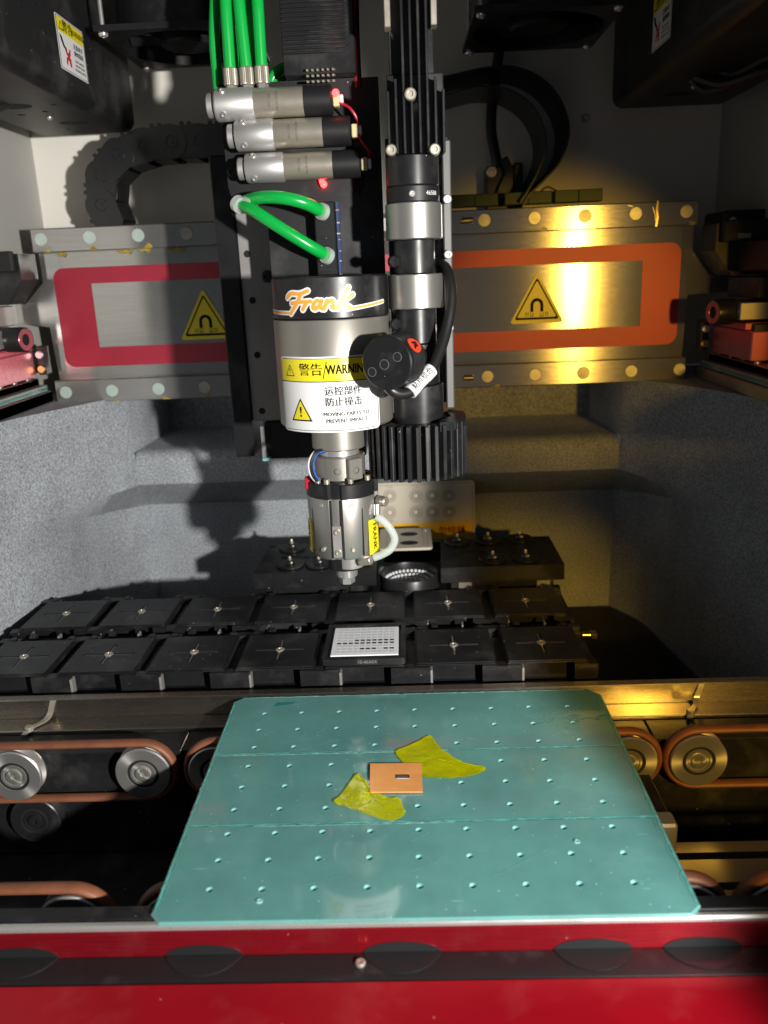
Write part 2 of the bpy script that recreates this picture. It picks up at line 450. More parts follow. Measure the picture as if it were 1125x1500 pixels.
# ledge: front band with a rounded lip, top, recess above it
prof = [(552, ZT),(552, ZS+2),(548, ZS),(458, ZS),(447, ZS-1.2),(442, ZS-4.5),(440, ZS-10),(440, ZL+3)]
xl, xr = -251, mx((-251,0))[0]
rows = []
for y, z in prof:
    sft = 0 if y < 470 else 4
    rows.append([g.bm.verts.new((xl+(xr-xl)*k/12 + (sft if k == 0 else -sft if k == 12 else 0), y, z)) for k in range(13)])
for r0, r1 in zip(rows, rows[1:]):
    for k in range(12): g.bm.faces.new([r0[k], r0[k+1], r1[k+1], r1[k]])
g.faces([(xl,440,ZS),(xl+4,552,ZS),(xl+4,552,ZT),(xl,440,ZT)], [(0,1,2,3)]); g.faces([(xr,440,ZS),(xr-4,552,ZS),(xr-4,552,ZT),(xr,440,ZT)], [(0,1,2,3)])
for a2, b2 in ((A2, B2), ([mx(p) for p in A2], [mx(p) for p in B2])):          # lip turning under along the sides
    for k in range(len(a2)-1): g.faces([(*a2[k],ZL+3),(*a2[k+1],ZL+3),(*b2[k+1],ZL-1-DR2[k+1]),(*b2[k],ZL-1-DR2[k])], [(0,1,2,3)])
    for k in range(len(a2)-1): g.faces([(*b2[k],ZL-1-DR2[k]),(*b2[k+1],ZL-1-DR2[k+1]),(*b2[k+1],ZB),(*b2[k],ZB)], [(0,1,2,3)])
g.faces([(xl,440,ZL+3),(xr,440,ZL+3),(mx(B2[-1])[0],B2[-1][1],ZL-32),(*B2[-1],ZL-32)], [(0,1,2,3)])
g.faces([(*B2[-1],ZL-32),(mx(B2[-1])[0],B2[-1][1],ZL-32),(mx(B2[-1])[0],B2[-1][1],ZB),(*B2[-1],ZB)], [(0,1,2,3)])
lo = [(x, y) for x, y in pathB]
for sx, pa in ((-1, A2), (1, [mx(p) for p in A2])):                             # flange that carries the slides
    for k in range(len(pa)-1):
        xo = -360 if sx < 0 else 320
        g.faces([(*pa[k],ZT),(*pa[k+1],ZT),(xo,pa[k+1][1],ZT),(xo,pa[k][1],ZT)], [(0,1,2,3)])
for xa_, xb_ in ((-360, xl+4), (xr-4, 320)): g.faces([(xa_,440,ZT),(xb_,440,ZT),(xb_,552,ZT),(xa_,552,ZT)], [(0,1,2,3)])
struct(build('cast_liner', g, 'felt_gray', ang=50))
g = G(); g.faces([(-420,-130,-86),(360,-130,-86),(360,540,-86),(-420,540,-86)], [(0,1,2,3)])
struct(build('machine_bed', g, 'matte_black'))

# ================================================================== gantry beam with magnet cover
beam = thing('gantry_beam', 'steel gantry beam with red framed cover and two yellow magnet triangles', 'gantry beam', (-31, 430, 158))
flatY = lambda Y: (lambda u, v, d=0: (u, Y-d, v))
g = G()
poly = [(-304,284),(-304,259),(-322,242),(-336,242),(-336,228),(-304,222),(-302,177),(238,177),(240,228),(273,229),(273,244),(260,244),(243,264),(242,284)]
g.prism(poly, flatY(0), -421, -433)
build('cover_plate', g, 'steel', beam)
for nm, z0, z1, xa, xb in (('top_rail',283,302,-305.5,242.5),('bottom_rail',157.5,177.2,-304.5,239.5)):
    g = G(); g.box(xa, xb, 413.5, 440, z0, z1, .8); rail = build(nm, g, 'steel', beam)
    zc = 293.6 if nm == 'top_rail' else 166.8
    proto = None
    for k in range(14):
        x = (-297.4 if nm == 'top_rail' else -295.4) + k*40.75
        mt = 'magnet_disc' if x < -190 else 'magnet_steel'
        if proto is None or proto.data.materials[0].name != mt:
            g = G(); g.lathe([(0,.45),(4.9,.45),(5.3,.1),(5.3,-1)], (x,413.5,zc), (0,-1,0), 24)
            proto = build('magnet', g, mt, rail, at=(x,413.5,zc))
        else: inst('magnet', proto, rail, (x,413.5,zc))
        if x < -190 or random.random() < .4:
            g = G(); px = x+random.uniform(2,9); pts = [(px+random.uniform(2,6)*math.cos(a)*.8, zc-9.3+random.uniform(1.2,3.2)*math.sin(a)) for a in [k2*math.pi/5 for k2 in range(10)]]
            g.prism([(u, max(z0+.2, min(z1-.2, v))) for u, v in pts], flatY(413.6), .25, -.3)
            build('glue_stain', g, 'glue_amber', rail)
for (xa, za, wd) in ((-220,283,12),(-197,282,18),(-238,282.2,14),(-150,282.5,10),(-289,282,9)):
    g = G(); g.prism([(xa,za),(xa+wd*.3,za-2.4),(xa+wd*.55,za-1.4),(xa+wd*.8,za-3.2),(xa+wd,za-.3),(xa+wd*.6,za+1)], flatY(420.2), .9, -1); build('glue_stain', g, 'glue_amber', beam)
ol, il = rrect(-294.5,232.5,187.5,270.3,9,6), rrect(-263,201,203.8,257,.6,6)
g = G(); g.flat(ring(ol, il), lambda u, v: (u, 420.6, v)); red = build('red_frame_label', g, 'red_label', beam)
def magnet_sign(cx, zb):
    g = G(); f1 = lambda u, v: (u, 420.2, v)
    g.prism(tri(cx, zb+21, 46, 42, 2.2), flatY(420.5), .35, -.2); sg = build('magnet_sign', g, 'sign_yellow', beam)
    g = G(); f2 = lambda u, v: (u, 420.02, v)
    a, b = tri(cx, zb+20.3, 38, 34.5, 1.5), tri(cx, zb+20.0, 33.4, 30.2, 1.0)
    g.flat(ring(a, b), f2)
    arc = [(cx-4.2, zb+9.5),(cx-4.2, zb+14)] + [(cx-4.2*math.cos(t*math.pi/8), zb+15+4.4*math.sin(t*math.pi/8)) for t in range(9)] + [(cx+4.2, zb+14),(cx+4.2, zb+9.5)]
    g.flat(stroke(arc, 2.6, False, sm=False), f2)
    for s_ in (-1, 1):
        o, i2 = rrect(cx+s_*4.2-1.3, cx+s_*4.2+1.3, zb+5.6, zb+9, .1, 1), rrect(cx+s_*4.2-.8, cx+s_*4.2+.8, zb+6.1, zb+9, .1, 1)
        g.flat(ring(o, i2), f2)
        for d_ in (7, 8.8): g.flat(stroke([(cx+s_*d_, zb+9.3),(cx+s_*(d_+.7), zb+7.6),(cx+s_*d_, zb+5.9)], .55, False, sm=False), f2)
    build('print', g, 'print_black', sg)
magnet_sign(-168.5, 207); magnet_sign(113.8, 209.5)
g = G()
for x, z in ((52,293.6),(54,294),(53,166.5)): g.cyl((x-2,412,z),(x+6,412,z),2.2,16)
build('dowel_pin', g, 'brass', beam)
for (u0,v0,u1,v1) in ((205,298,208,287),(125,296,130,288),(128,297,132,291),(185,300,189,299)):
    g = G(); g.flat(stroke([(u0,v0),((u0+u1)/2+.6,(v0+v1)/2),(u1,v1)], .5), lambda u, v: (u, 413.35, v)); build('scratch_mark', g, 'steel_bright', beam)
g = G(); g.strap([(209,413.3,302.5),(208.2,412.9,296),(209.2,412.9,290),(208.4,413.2,283)], (0,0,.0001) if False else (1.6,0,0), .5); build('bent_strip', g, 'brass', beam)

# ================================================================== linear slides left and right
def slide(side):
    sgn = 1 if side == 'left' else -1
    X = lambda x: x if side == 'left' else 2*CX - x
    bx = lambda g, x0, x1, *r, **k: g.box(min(X(x0),X(x1)), max(X(x0),X(x1)), *r, **k)
    lab = ('brightly lit linear slide with pink anodised block and black bumper, left end of the beam' if side == 'left'
           else 'shadowed linear slide with dark red block and black bumper, right end of the beam')
    t = thing('linear_slide', lab, 'linear slide', (X(-315), 330, 159), 'linear slides at the beam ends')
    g = G(); bx(g, -306.5, -352, 60, 412, 159.5, 169, ch=.6); build('base_strip', g, 'steel' if side == 'left' else 'steel_amber_lit', t)
    g = G(); bx(g, -309, -352, 60, 410, 169.2, 174.5, ch=.5); b2 = build('scale_strip', g, 'alu_plate', t)
    g = G(); bx(g, -308.2, -309, 60, 408, 170.6, 172.6, ch=.1); build('tape_scale', g, 'teal_dark', b2)
    g = G(); bx(g, -313, -352, 60, 404, 174.7, 181, ch=.8); rail = build('guide_rail', g, 'steel_rail', t)
    proto = None
    for k in range(6):
        c = (X(-318), 392-k*24, 181)
        if proto is None: g = G(); g.lathe([(2.2,0),(2.2,1),(1.9,1.3),(0,1.3)], c, (0,0,1), 14); proto = build('screw', g, 'steel_bright', rail, at=c)
        else: inst('screw', proto, rail, c)
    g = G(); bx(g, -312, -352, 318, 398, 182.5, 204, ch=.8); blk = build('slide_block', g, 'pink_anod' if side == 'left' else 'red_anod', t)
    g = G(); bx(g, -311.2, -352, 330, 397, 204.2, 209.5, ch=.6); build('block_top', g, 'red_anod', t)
    g = G(); bx(g, -309, -352, 336, 396, 211, 224, ch=.7); build('stop_bar', g, 'steel_bright' if side == 'left' else 'steel_amber_lit', t)
    c = Vector((X(-309.5), 352, 217)); ax = Vector((sgn, -.25, 0)).normalized()
    g = G(); g.lathe([(5,-8),(5,0),(8.8,0),(9.6,.8),(9.6,16),(9,17),(6.4,17)], c, ax, 32); bp = build('bumper', g, 'satin_black', t)
    g = G(); g.lathe([(8.4,17.05),(8.2,17.25),(4.6,17.2),(4.4,16.5)], c, ax, 28); build('bumper_ring', g, 'red_anod', bp)
    g = G(); g.lathe([(4.5,16.6),(0,16.55)], c, ax, 24); build('bumper_hole', g, 'hole_black', bp)
    g = G(); bx(g, -303.5, -310, 399.5, 411, 184, 208, ch=.6); br = build('end_bracket', g, 'satin_black', t)
    for z in (201, 189):
        g = G(); g.lathe([(3.4,0),(3.4,1.4),(2.8,1.9),(0,1.9)], (X(-307), 399.4, z), (0,-1,0), 18); build('screw', g, 'brass' if z < 195 else 'steel_bright', br)
    # black cable carriage above
    g = G(); pl = [(X(-303.5),282),(X(-303.5),262),(X(-318),243),(X(-360),243),(X(-360),282)]
    g.prism(pl, flatY(0), -380, -412); sh = build('carriage_shoe', g, 'satin_black', t)
    g = G(); bx(g, -306, -360, 372, 379.5, 268, 284, ch=1); build('shoe_lip', g, 'matte_black', sh)
    g = G(); bx(g, -317, -327, 371.2, 372.4, 270, 274, ch=.3); build('clip', g, 'label_white' if side == 'left' else 'steel', sh)
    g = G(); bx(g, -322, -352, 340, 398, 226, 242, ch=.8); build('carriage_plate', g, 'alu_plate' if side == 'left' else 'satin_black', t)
    return t
slide('left')
rs = slide('right')
g = G(); g.box(262,330,300,405,246,268,1.2); g.box(256,330,395,440,268,292,1.5); g.box(300,330,300,420,268,300,1.5); build('cable_cover', g, 'plastic_black', rs)
for p in ((292,299.5,257),(270,299.5,262),(262,394,284)):
    g = G(); g.lathe([(3.2,0),(3.2,1.6),(2.6,2.2),(0,2.2)], p, (0,-1,0), 18); build('screw', g, 'steel_bright', rs)
g = G(); g.box(258,330,326,345,182,209,.8); ep = build('end_plate', g, 'satin_black', rs)
for x, z in ((270,199),(264,185),(277,187)):
    g = G(); g.lathe([(3.6,0),(3.6,1.4),(3,1.9),(1.6,1.9),(1.3,1.2),(0,1.2)], (x,325.9,z), (0,-1,0), 18); build('screw', g, 'nickel', ep)

# ================================================================== overhead boxes, fans, chain, cables
def overhead(side):
    Xf, Xb = (-219.3, -297) if side == 'left' else (178.8, 268)
    s_ = -1 if side == 'left' else 1
    zb = 378
    lab = ('large black overhead housing with warning sticker, upper left corner' if side == 'left' else 'large black overhead housing with warning sticker, upper right corner')
    t = thing('overhead_housing', lab, 'machine housing', ((Xf+Xb)/2, 300, zb), 'black housings under the roof')
    r = 9; prof = [(Xf, 559), (Xf, zb+r)] + [(Xf+s_*(r-r*math.cos(a)), zb+r-r*math.sin(a)) for a in [k*math.pi/12 for k in range(1,6)]] + [(Xf+s_*r, zb)] + [(Xb, zb), (Xb, 559)]
    g = G(); g.prism(prof, lambda u, v, d: (u, d, v), 60, 452); hs = build('housing_shell', g, 'powder_black', t)
    for (fx, yy, ra, rb) in ((.42,400,11,7),(.62,330,13,9),(.72,360,3,2.4),(.45,352,2.2,2),(.25,330,2,1.8),(.6,425,1.8,1.6)):
        g = G(); c = (Xf+s_*abs(Xb-Xf)*fx, yy)
        g.prism([(c[0]+ra*math.cos(a), c[1]+rb*math.sin(a)) for a in [k*math.pi/12 for k in range(24)]], lambda u, v, d: (u, v, zb-d), .15, -.5); build('hole', g, 'hole_black', t)
    g = G(); g.sphere((Xf+s_*40, 372, zb-.5), 2.2); build('rivet', g, 'steel_bright', t)
    # warning sticker on the inner side
    fx = lambda d: (lambda u, v: (Xf-s_*d, u, v))
    if side == 'left': y0, y1, z0, z1 = 300.5, 350, 394, 427
    else: y0, y1, z0, z1 = 300.5, 343, 394, 427
    U = (lambda q: y0+(y1-y0)*q) if side == 'left' else (lambda q: y1-(y1-y0)*q)
    V = lambda q: z0+(z1-z0)*q
    mp = lambda d: (lambda u, v: (Xf-s_*d, U(u), V(v)))
    g = G(); g.flat([rrect(0,1,0,1,.04)], mp(.25)); stk = build('warning_sticker', g, 'label_white', t)
    g = G(); g.flat([rrect(.04,.96,.70,.96,.02)], mp(.35)); build('header', g, 'sign_yellow', stk)
    g = G(); g.flat(text('警告', .22, .40, .83, sx=.85, strike=.01), mp(.45)); g.flat(text('WARNING', .16, .75, .83, .02, sx=.62), mp(.45))
    a, b = tri(.17,.83,.16,.18,.01), tri(.17,.825,.12,.13,.01); g.flat(ring(a, b), mp(.45)); g.flat(ring(rrect(.02,.98,.02,.98,.03), rrect(.035,.965,.03,.97,.03)), mp(.45))
    for k, tx in enumerate(('注意夹手', '请勿靠近')): g.flat(text(tx, .11, .72, .57-.13*k, sx=.8, strike=.006), mp(.45))
    for k, tx in enumerate(('KEEP HANDS', 'AWAY FROM', 'MOVING PARTS')): g.flat(text(tx, .07, .72, .30-.085*k, sx=.8), mp(.45))
    g.flat([[(.08,.66),(.16,.62),(.22,.48),(.28,.44),(.26,.40),(.18,.44),(.12,.54)]], mp(.46))
    build('print', g, 'print_black', stk)
    g = G()
    g.flat([[(.22,.40),(.26,.32),(.34,.28),(.40,.34),(.42,.46),(.37,.44),(.35,.38),(.30,.36),(.29,.44),(.24,.45)], [(.22,.16),(.27,.12),(.28,.22),(.33,.23),(.35,.12),(.41,.13),(.40,.28),(.33,.31),(.25,.27)]], mp(.46)); build('hand_symbol', g, 'print_red', stk)
    return t
hl = overhead('left'); hr = overhead('right')
def bundle(name, label, pts, r, nn):
    t = thing(name, label, 'cable bundle', pts[0]); 
    for k in range(nn):
        o = Vector((random.uniform(-9,9), random.uniform(-14,14), random.uniform(-6,6)))
        g = G(); g.tube(smooth([Vector(p)+o*(1+.4*math.sin(i*2+k)) for i, p in enumerate(pts)], 6), r, 8); build('cable', g, 'cable_black', t)
    return t
bundle('cable_bundle', 'tangle of black cables under the left overhead housing', [(-300,170,384),(-296,230,372),(-288,280,374),(-276,310,376),(-262,325,384)], 3.4, 7)
bundle('cable_bundle', 'tangle of black cables under the right overhead housing', [(262,170,386),(256,240,374),(244,300,374),(232,330,374),(222,345,384)], 3.4, 7)
g = G(); g.cyl((-262,400,520),(-240,500,452),9,20); tag(build('round_post', g, 'alu_blast'), 'pale round post between the left overhead housing and the fan', 'post')

def fan(x0, x1, label):
    y0, y1, z = 338, 450, 424
    cx, cy = (x0+x1)/2, (y0+y1)/2; hw, hy = (x1-x0)/2, (y1-y0)/2
    t = thing('cooling_fan', label, 'fan', (cx, cy, z), 'fans under the roof')
    N_ = 48; R_ = min(hw, hy)*.93; g = G()
    out, inn = [], []
    for k in range(N_):
        a = 2*math.pi*k/N_+math.pi/4; c_, s_ = math.cos(a), math.sin(a); q = 1/max(abs(c_), abs(s_))
        out.append((cx+hw*c_*q, cy+hy*s_*q)); inn.append((cx+R_*c_, cy+R_*s_))
    for zz in (z, z+4): g.flat(ring(out, inn), lambda u, v: (u, v, zz))
    for L_ in (out, inn):
        for k in range(N_): a, b = L_[k], L_[(k+1)%N_]; g.faces([(*a,z),(*b,z),(*b,z+4),(*a,z+4)], [(0,1,2,3)])
    g.lathe([(R_+1,4),(R_+1,36)], (cx,cy,z), seg=48); g.lathe([(R_,36),(R_,4)], (cx,cy,z), seg=48)
    fr = build('fan_frame', g, 'satin_black', t)
    g = G(); g.lathe([(0,1),(19,1),(21,3),(21,30),(0,30)], (cx,cy,z), seg=32); build('fan_hub', g, 'plastic_black', t)
    proto = None
    for k in range(7):
        if proto is None:
            g = G(); b = []
            for j in range(6):
                rr = 20+(R_-22)*j/5; a = .05*j; b.append(((cx+rr*math.cos(a), cy+rr*math.sin(a), z+6), (cx+rr*math.cos(a+.62), cy+rr*math.sin(a+.62), z+26)))
            for q0, q1 in zip(b, b[1:]):
                for dz in (0, 1.2): g.faces([(q0[0][0],q0[0][1],q0[0][2]+dz),(q1[0][0],q1[0][1],q1[0][2]+dz),(q1[1][0],q1[1][1],q1[1][2]+dz),(q0[1][0],q0[1][1],q0[1][2]+dz)], [(0,1,2,3)])
            proto = build('fan_blade', g, 'plastic_black', t, at=(cx,cy,z))
        else: inst('fan_blade', proto, t, (cx,cy,z), rot=(0,0,2*math.pi*k/7))
    proto = None
    for sx in (-1,1):
        for sy in (-1,1):
            c = (cx+sx*(hw-5), cy+sy*(hy-5), z)
            if proto is None:
                g = G(); g.lathe([(1.6,60),(1.6,4.2)], c, seg=12); g.lathe([(3.4,-.2),(3.4,-1.2),(2.6,-2.4),(1.3,-2.6),(1.0,-1.8),(0,-1.8)], c, seg=16); proto = build('fan_screw', g, 'steel_bright', t, at=c)
            else: inst('fan_screw', proto, t, c)
    return t
fan(-207, -101, 'black square cooling fan overhead, beside the green hoses')
fan(56, 160, 'black square cooling fan overhead, above the ribbon cable loop')

# energy chain
ch = thing('cable_chain', 'black plastic cable chain curving down behind the beam', 'cable chain', (-210, 455, 302))
path = smooth([P(335,206,Y=440), P(270,207,Y=440), P(225,210,Y=440), P(188,220,Y=440), P(158,240,Y=440), P(146,272,Y=440), P(150,303,Y=440), P(166,335,Y=440), P(176,365,Y=440)], 40)
d = [0]
for a, b in zip(path, path[1:]): d.append(d[-1]+(b-a).length)
pitch = 23.5; pos = []
def along(L):
    for i in range(len(d)-1):
        if d[i+1] >= L: return path[i].lerp(path[i+1], (L-d[i])/(d[i+1]-d[i]))
    return path[-1]
K = int(d[-1]/pitch); proto = None; psub = []
for k in range(K):
    a, b = along(k*pitch), along((k+1)*pitch); ang = math.atan2(b.z-a.z, b.x-a.x)
    if proto is None:
        g = G(); hh = 13.4
        st = [(hh*.95*math.cos(q)-0, hh*math.sin(q)) for q in [math.pi/2+i*math.pi/10 for i in range(11)]] + [(pitch*.78,-hh*.9),(pitch*1.0,-hh*.55),(pitch*1.02,hh*.55),(pitch*.78,hh*.9)]
        for yy, in ((437,),(470,)): g.prism(st, lambda u, v, dd: (u, yy+dd, v), 0, 3)
        g.lathe([(5.2,0),(5.2,.8),(4.4,.8),(4.2,.1),(2,.1),(1.8,.6),(0,.6)], (0,436.9,0), (0,-1,0), 20)
        g.box(4,18,440,470,hh*.78,hh*.98,.3); g.box(4,17,440,470,-hh*.98,-hh*.74,.3); g.box(7,10,437.5,440,-hh*1.12,-hh*.7,.3); g.box(13,16,437.5,440,-hh*1.12,-hh*.7,.3)
        bm = g.bm
        proto = build('link', g, 'chain_black', ch, at=(0,0,0))
    else: proto = inst('link', proto, ch, (0,0,0))
    proto.rotation_euler = (0, -ang, 0); proto.location = (Vector((a.x, .9*(k % 2), a.z)) - origin(ch))*S

def ribbon(label, pts, Yc, wd):
    g = G(); q = smooth([P(x, y, Y=Yc) for x, y in pts], 10); g.strap(q, (0, wd, 0), 1.4); return tag(build('flat_cable', g, 'cable_black', ang=25), label, 'flat cable')
ribbon('outer flat black cable looping beside the camera column', [(600,135),(650,128),(700,117),(745,115),(785,133),(811,166),(820,205),(808,245),(785,272),(765,292),(755,310)], 485, 84)
ribbon('inner flat black cable nested inside the larger loop', [(600,158),(650,150),(695,139),(735,142),(768,162),(786,192),(790,224),(782,252),(768,280),(755,300)], 470, 66)
g = G(); g.tube(smooth([P(742,-40,Y=494),P(737,20,Y=494),P(729,90,Y=494),P(721,150,Y=492),P(720,195,Y=490),P(730,245,Y=485)], 8), 4.6, 12)
tag(build('power_cable', g, 'cable_black'), 'round black cable hanging from the roof to the connector block', 'cable')
cb = thing('connector_block', 'black connector block with silver screw behind the beam', 'connector', P(738,300,Y=485))
a, b = P(712,245,Y=482), P(752,300,Y=482)
g = G(); g.box(a.x, b.x, 478, 505, b.z-6, a.z, 1.2); build('block', g, 'satin_black', cb)
a2, b2 = P(745,240,Y=490), P(764,300,Y=490)
g = G(); g.box(b.x+.3, b2.x, 484, 505, b2.z-6, a2.z, 1.2); build('side_block', g, 'plastic_black', cb)
g = G(); g.strap(smooth([P(737,232,Y=476),P(745,255,Y=474),P(735,280,Y=474),P(730,302,Y=476)], 5), (0,9,0), 7); build('cable_boot', g, 'cable_black', cb)
c = P(720,252,Y=478); g = G(); g.lathe([(5,0),(5,1.4),(4.2,2),(2.2,2),(2,.8),(0,.8)], c, (0,-1,0), 20); build('screw', g, 'nickel', cb)
tg = thing('terminal_strip', 'row of dull green terminal blocks along the top of the beam', 'terminal strip', P(740,300,Y=452))
proto = None
for px in (664,698,742,776,815,850):
    c = P(px+14, 291-(px-664)*.045, Y=450)
    if proto is None: g = G(); g.box(c.x-10,c.x+10,446,458,c.z-7,c.z+3,.6); proto = build('terminal', g, 'pcb_green', tg, at=c)
    else: inst('terminal', proto, tg, c)
g = G(); g.tube(smooth([P(790,292,Y=455),P(793,280,Y=455),P(803,274,Y=455),P(818,281,Y=455),P(836,287,Y=455),P(846,293,Y=455)], 8), .9, 8)
tag(build('thin_wire', g, 'wire_brown'), 'thin brown wire arching over the terminal blocks', 'wire')
c = P(857,174,Y=504.6); g = G(); g.lathe([(3.4,0),(3.4,1.5),(2.6,2.2),(1.2,2.2),(0,1.4)], c, (0,-1,0), 16)
tag(build('wall_screw', g, 'nickel'), 'single small screw in the cream back wall', 'screw')

# ================================================================== tray beds
PX, X0 = 59.55, -270.0
cols_x = [X0+k*PX for k in range(7)]
zt = 10.0
def screw_proto(c, parent, r=3.1):
    g = G(); g.lathe([(r,-1),(r,.5),(r*.8,1.0),(r*.42,1.0),(r*.36,.2),(0,.2)], c, seg=16); return build('screw', g, 'nickel', parent, at=c)
plate_proto = [None]; scr_proto = [None]
def tray_row(name, label, ya, yb, yc, cl):
    t = thing(name, label, 'tray bed', (CX, (ya+yb)/2, -20), 'tray beds behind the conveyor')
    xs = [-302]; tags = ['edge']
    for x in cols_x:
        for e, tg_ in ((x-26.4,'gap'),(x-17,'side'),(x+17,'mid'),(x+26.4,'side')): xs.append(e); tags.append(tg_)
    xs.append(119.5); tags.append('gap')
    ys = [ya, ya+7, ya+10, yb-11, yb-7, yb]
    H = []
    for j in range(5):
        row = []
        for i in range(len(xs)-1):
            tg_ = tags[i+1]
            if tg_ == 'gap': h = (8.2, 6.2, 4.6, 5.4, 8.2)[j]
            elif tg_ == 'mid': h = (-5, -5, 8.4, 8.4, -2)[j] if j != 0 else -6
            else: h = (8.6, 8.6, 8.4, 8.4, 8.0)[j]
            row.append(h)
        H.append(row)
    g = G(); g.steps(xs, ys, H, -22); base = build('bed_block', g, 'anod_black', t, ang=20)
    # each pocket plate, cut with a cross groove
    for k, x in enumerate(cols_x):
        c = Vector((x, yc, 8.45))
        if plate_proto[0] is None:
            bx = [-25.9,-24.9,-17.5,-1.3,1.3,17.5,24.9,25.9]; by = [-26.8,-25.6,-15,-1.3,1.3,15,25.6,26.8]
            Hh = [[1.75 if 0 < i < 6 and 0 < j < 6 else .95 for i in range(7)] for j in range(7)]
            for i in range(2,5): Hh[3][i] = .85; Hh[i][3] = .85
            g = G(); g.steps(bx, by, Hh, 0)
            for v in g.bm.verts: v.co += c
            plate_proto[0] = pl = build('pocket_plate', g, 'anod_black', t, at=c, ang=20)
            g = G(); g.box(c.x-17,c.x-3.2,c.y-.5,c.y+.9,c.z+.86,c.z+1.3,.3); g.box(c.x+3.2,c.x+17,c.y-.5,c.y+.9,c.z+.86,c.z+1.3,.3); g.box(c.x-.9,c.x+.5,c.y-14.5,c.y-3.2,c.z+.86,c.z+1.3,.3); g.box(c.x-.9,c.x+.5,c.y+3.2,c.y+14.5,c.z+.86,c.z+1.3,.3)
            grv_proto = build('groove_highlight', g, 'groove_gray', pl, at=c)  # grey strips painting the light that the groove edges catch
            scr_proto[0] = s_ = screw_proto(c+Vector((0,0,1.6)), pl); scr_proto.append(grv_proto)
        else:
            pl = inst('pocket_plate', plate_proto[0], t, c); s_ = inst('screw', scr_proto[0], pl, c+Vector((0,0,1.6))); inst('groove_highlight', scr_proto[1], pl, c)
    # locating pegs along the back edge and pale strips painting the notches' lit left walls
    proto = None
    for k, x in enumerate(cols_x):
        for dx in (-22, 21):
            c = (x+dx, yb-3.4, 8.0)
            if proto is None: g = G(); g.lathe([(2.6,0),(2.6,1.0),(2.1,1.6),(0,1.6)], c, seg=14); proto = build('locating_peg', g, 'anod_black', t, at=c)
            else: inst('locating_peg', proto, t, c)
    proto = None
    for k, x in enumerate(cols_x):
        c = (x-16.2, ya+1.0, -5.9)
        if proto is None: g = G(); g.box(c[0]-.8,c[0]+.8,ya-.2,ya+6,-5.8,6.5,.3); proto = build('notch_lit_wall', g, 'alu_plate', t, at=c)
        else: inst('notch_lit_wall', proto, t, c)
    return t
tray_row('tray_bed', 'front row of black machined tray pockets with cross grooves, behind the conveyor', 187.5, 252, 216.8, 0)
tray_row('tray_bed', 'rear row of black machined tray pockets with cross grooves, before the nozzle racks', 262, 327, 291.5, 1)
sbar = thing('spacer_bar', 'low black spacer bar with round wells between the two rows of tray pockets', 'bar', (CX, 257, -22))
g = G(); g.box(-302,119.5,252.3,261.7,-22,3.5,.4); build('bar', g, 'anod_black', sbar)
for x in cols_x:
    g = G(); g.prism([(x-27+11*max(-1,min(1,1.25*math.cos(a)))*.8, 257+3.6*math.sin(a)) for a in [k*math.pi/10 for k in range(20)]], lambda u, v, d: (u, v, 3.5+d), .12, -.3); build('well', g, 'hole_black', sbar)
    g = G(); g.box(x-14,x-9,254,260,3.6,7.8,.6); build('lug', g, 'anod_black', sbar)
    g = G(); g.box(x+8,x+9.4,253,259,3.6,8.2,.3); build('post_highlight', g, 'alu_plate', sbar)  # pale upright strip painted as the highlight on a small post
g = G(); g.box(126,131,238,246,1,5,.8); g.cyl((119.6,240,4),(126,240,4),2.4,14); tag(build('end_stop', g, 'brass'), 'small brass stop at the right end of the tray pockets', 'stop')

# gel tray with bare chips
gt = thing('gel_tray', 'small black gel tray with white chip grid, in the front row of pockets', 'chip tray', (-32, 219, 10.3))
X_, Y_ = -32.4, 219
g = G(); o, i2 = rrect(X_-27.5,X_+27.5,Y_-28.5,Y_+28,1.5,3), rrect(X_-24.5,X_+24.5,Y_-25,Y_+25,1,3)
for zz in (14.4,): g.flat(ring(o, i2), lambda u, v: (u, v, zz))
for L_, z0, z1 in ((o,10.3,14.4),(i2,12.6,14.4)):
    for k in range(len(L_)): a, b = L_[k], L_[(k+1)%len(L_)]; g.faces([(*a,z0),(*b,z0),(*b,z1),(*a,z1)], [(0,1,2,3)])
g.flat([i2], lambda u, v: (u, v, 12.6)); build('tray_frame', g, 'satin_black', gt)
g = G(); g.box(X_-22.6,X_+22.6,Y_-21.5,Y_+22.5,12.7,13.9,.3); build('white_sheet', g, 'chip_white', gt)
g = G(); g2 = G()
for r_ in range(9):
    for c_ in range(10):
        x, y = X_-17.8+c_*4.0, Y_+18.2-r_*4.35
        dark = (r_ == 4 and c_ >= 3) or (r_ == 5 and c_ >= 0) or (r_ == 7 and c_ >= 4 and c_ != 6.5)
        if r_ == 7 and c_ == 7: dark = False
        if dark: g2.box(x-1.35,x+1.35,y-.9,y+.9,13.95,14.15,.05)
        else: g.box(x-1.5,x+1.5,y-1.5,y+1.5,13.92,13.97,.02)
stuff(build('pale_chips', g, 'chip_gray', gt)); stuff(build('dark_chips', g2, 'die_black', gt))
g = G(); g.flat(text('10-46A54', 3.2, X_+2, 12.2, 0), lambda u, v: (u, Y_-28.65, v)); build('engraving', g, 'alu_plate', gt)

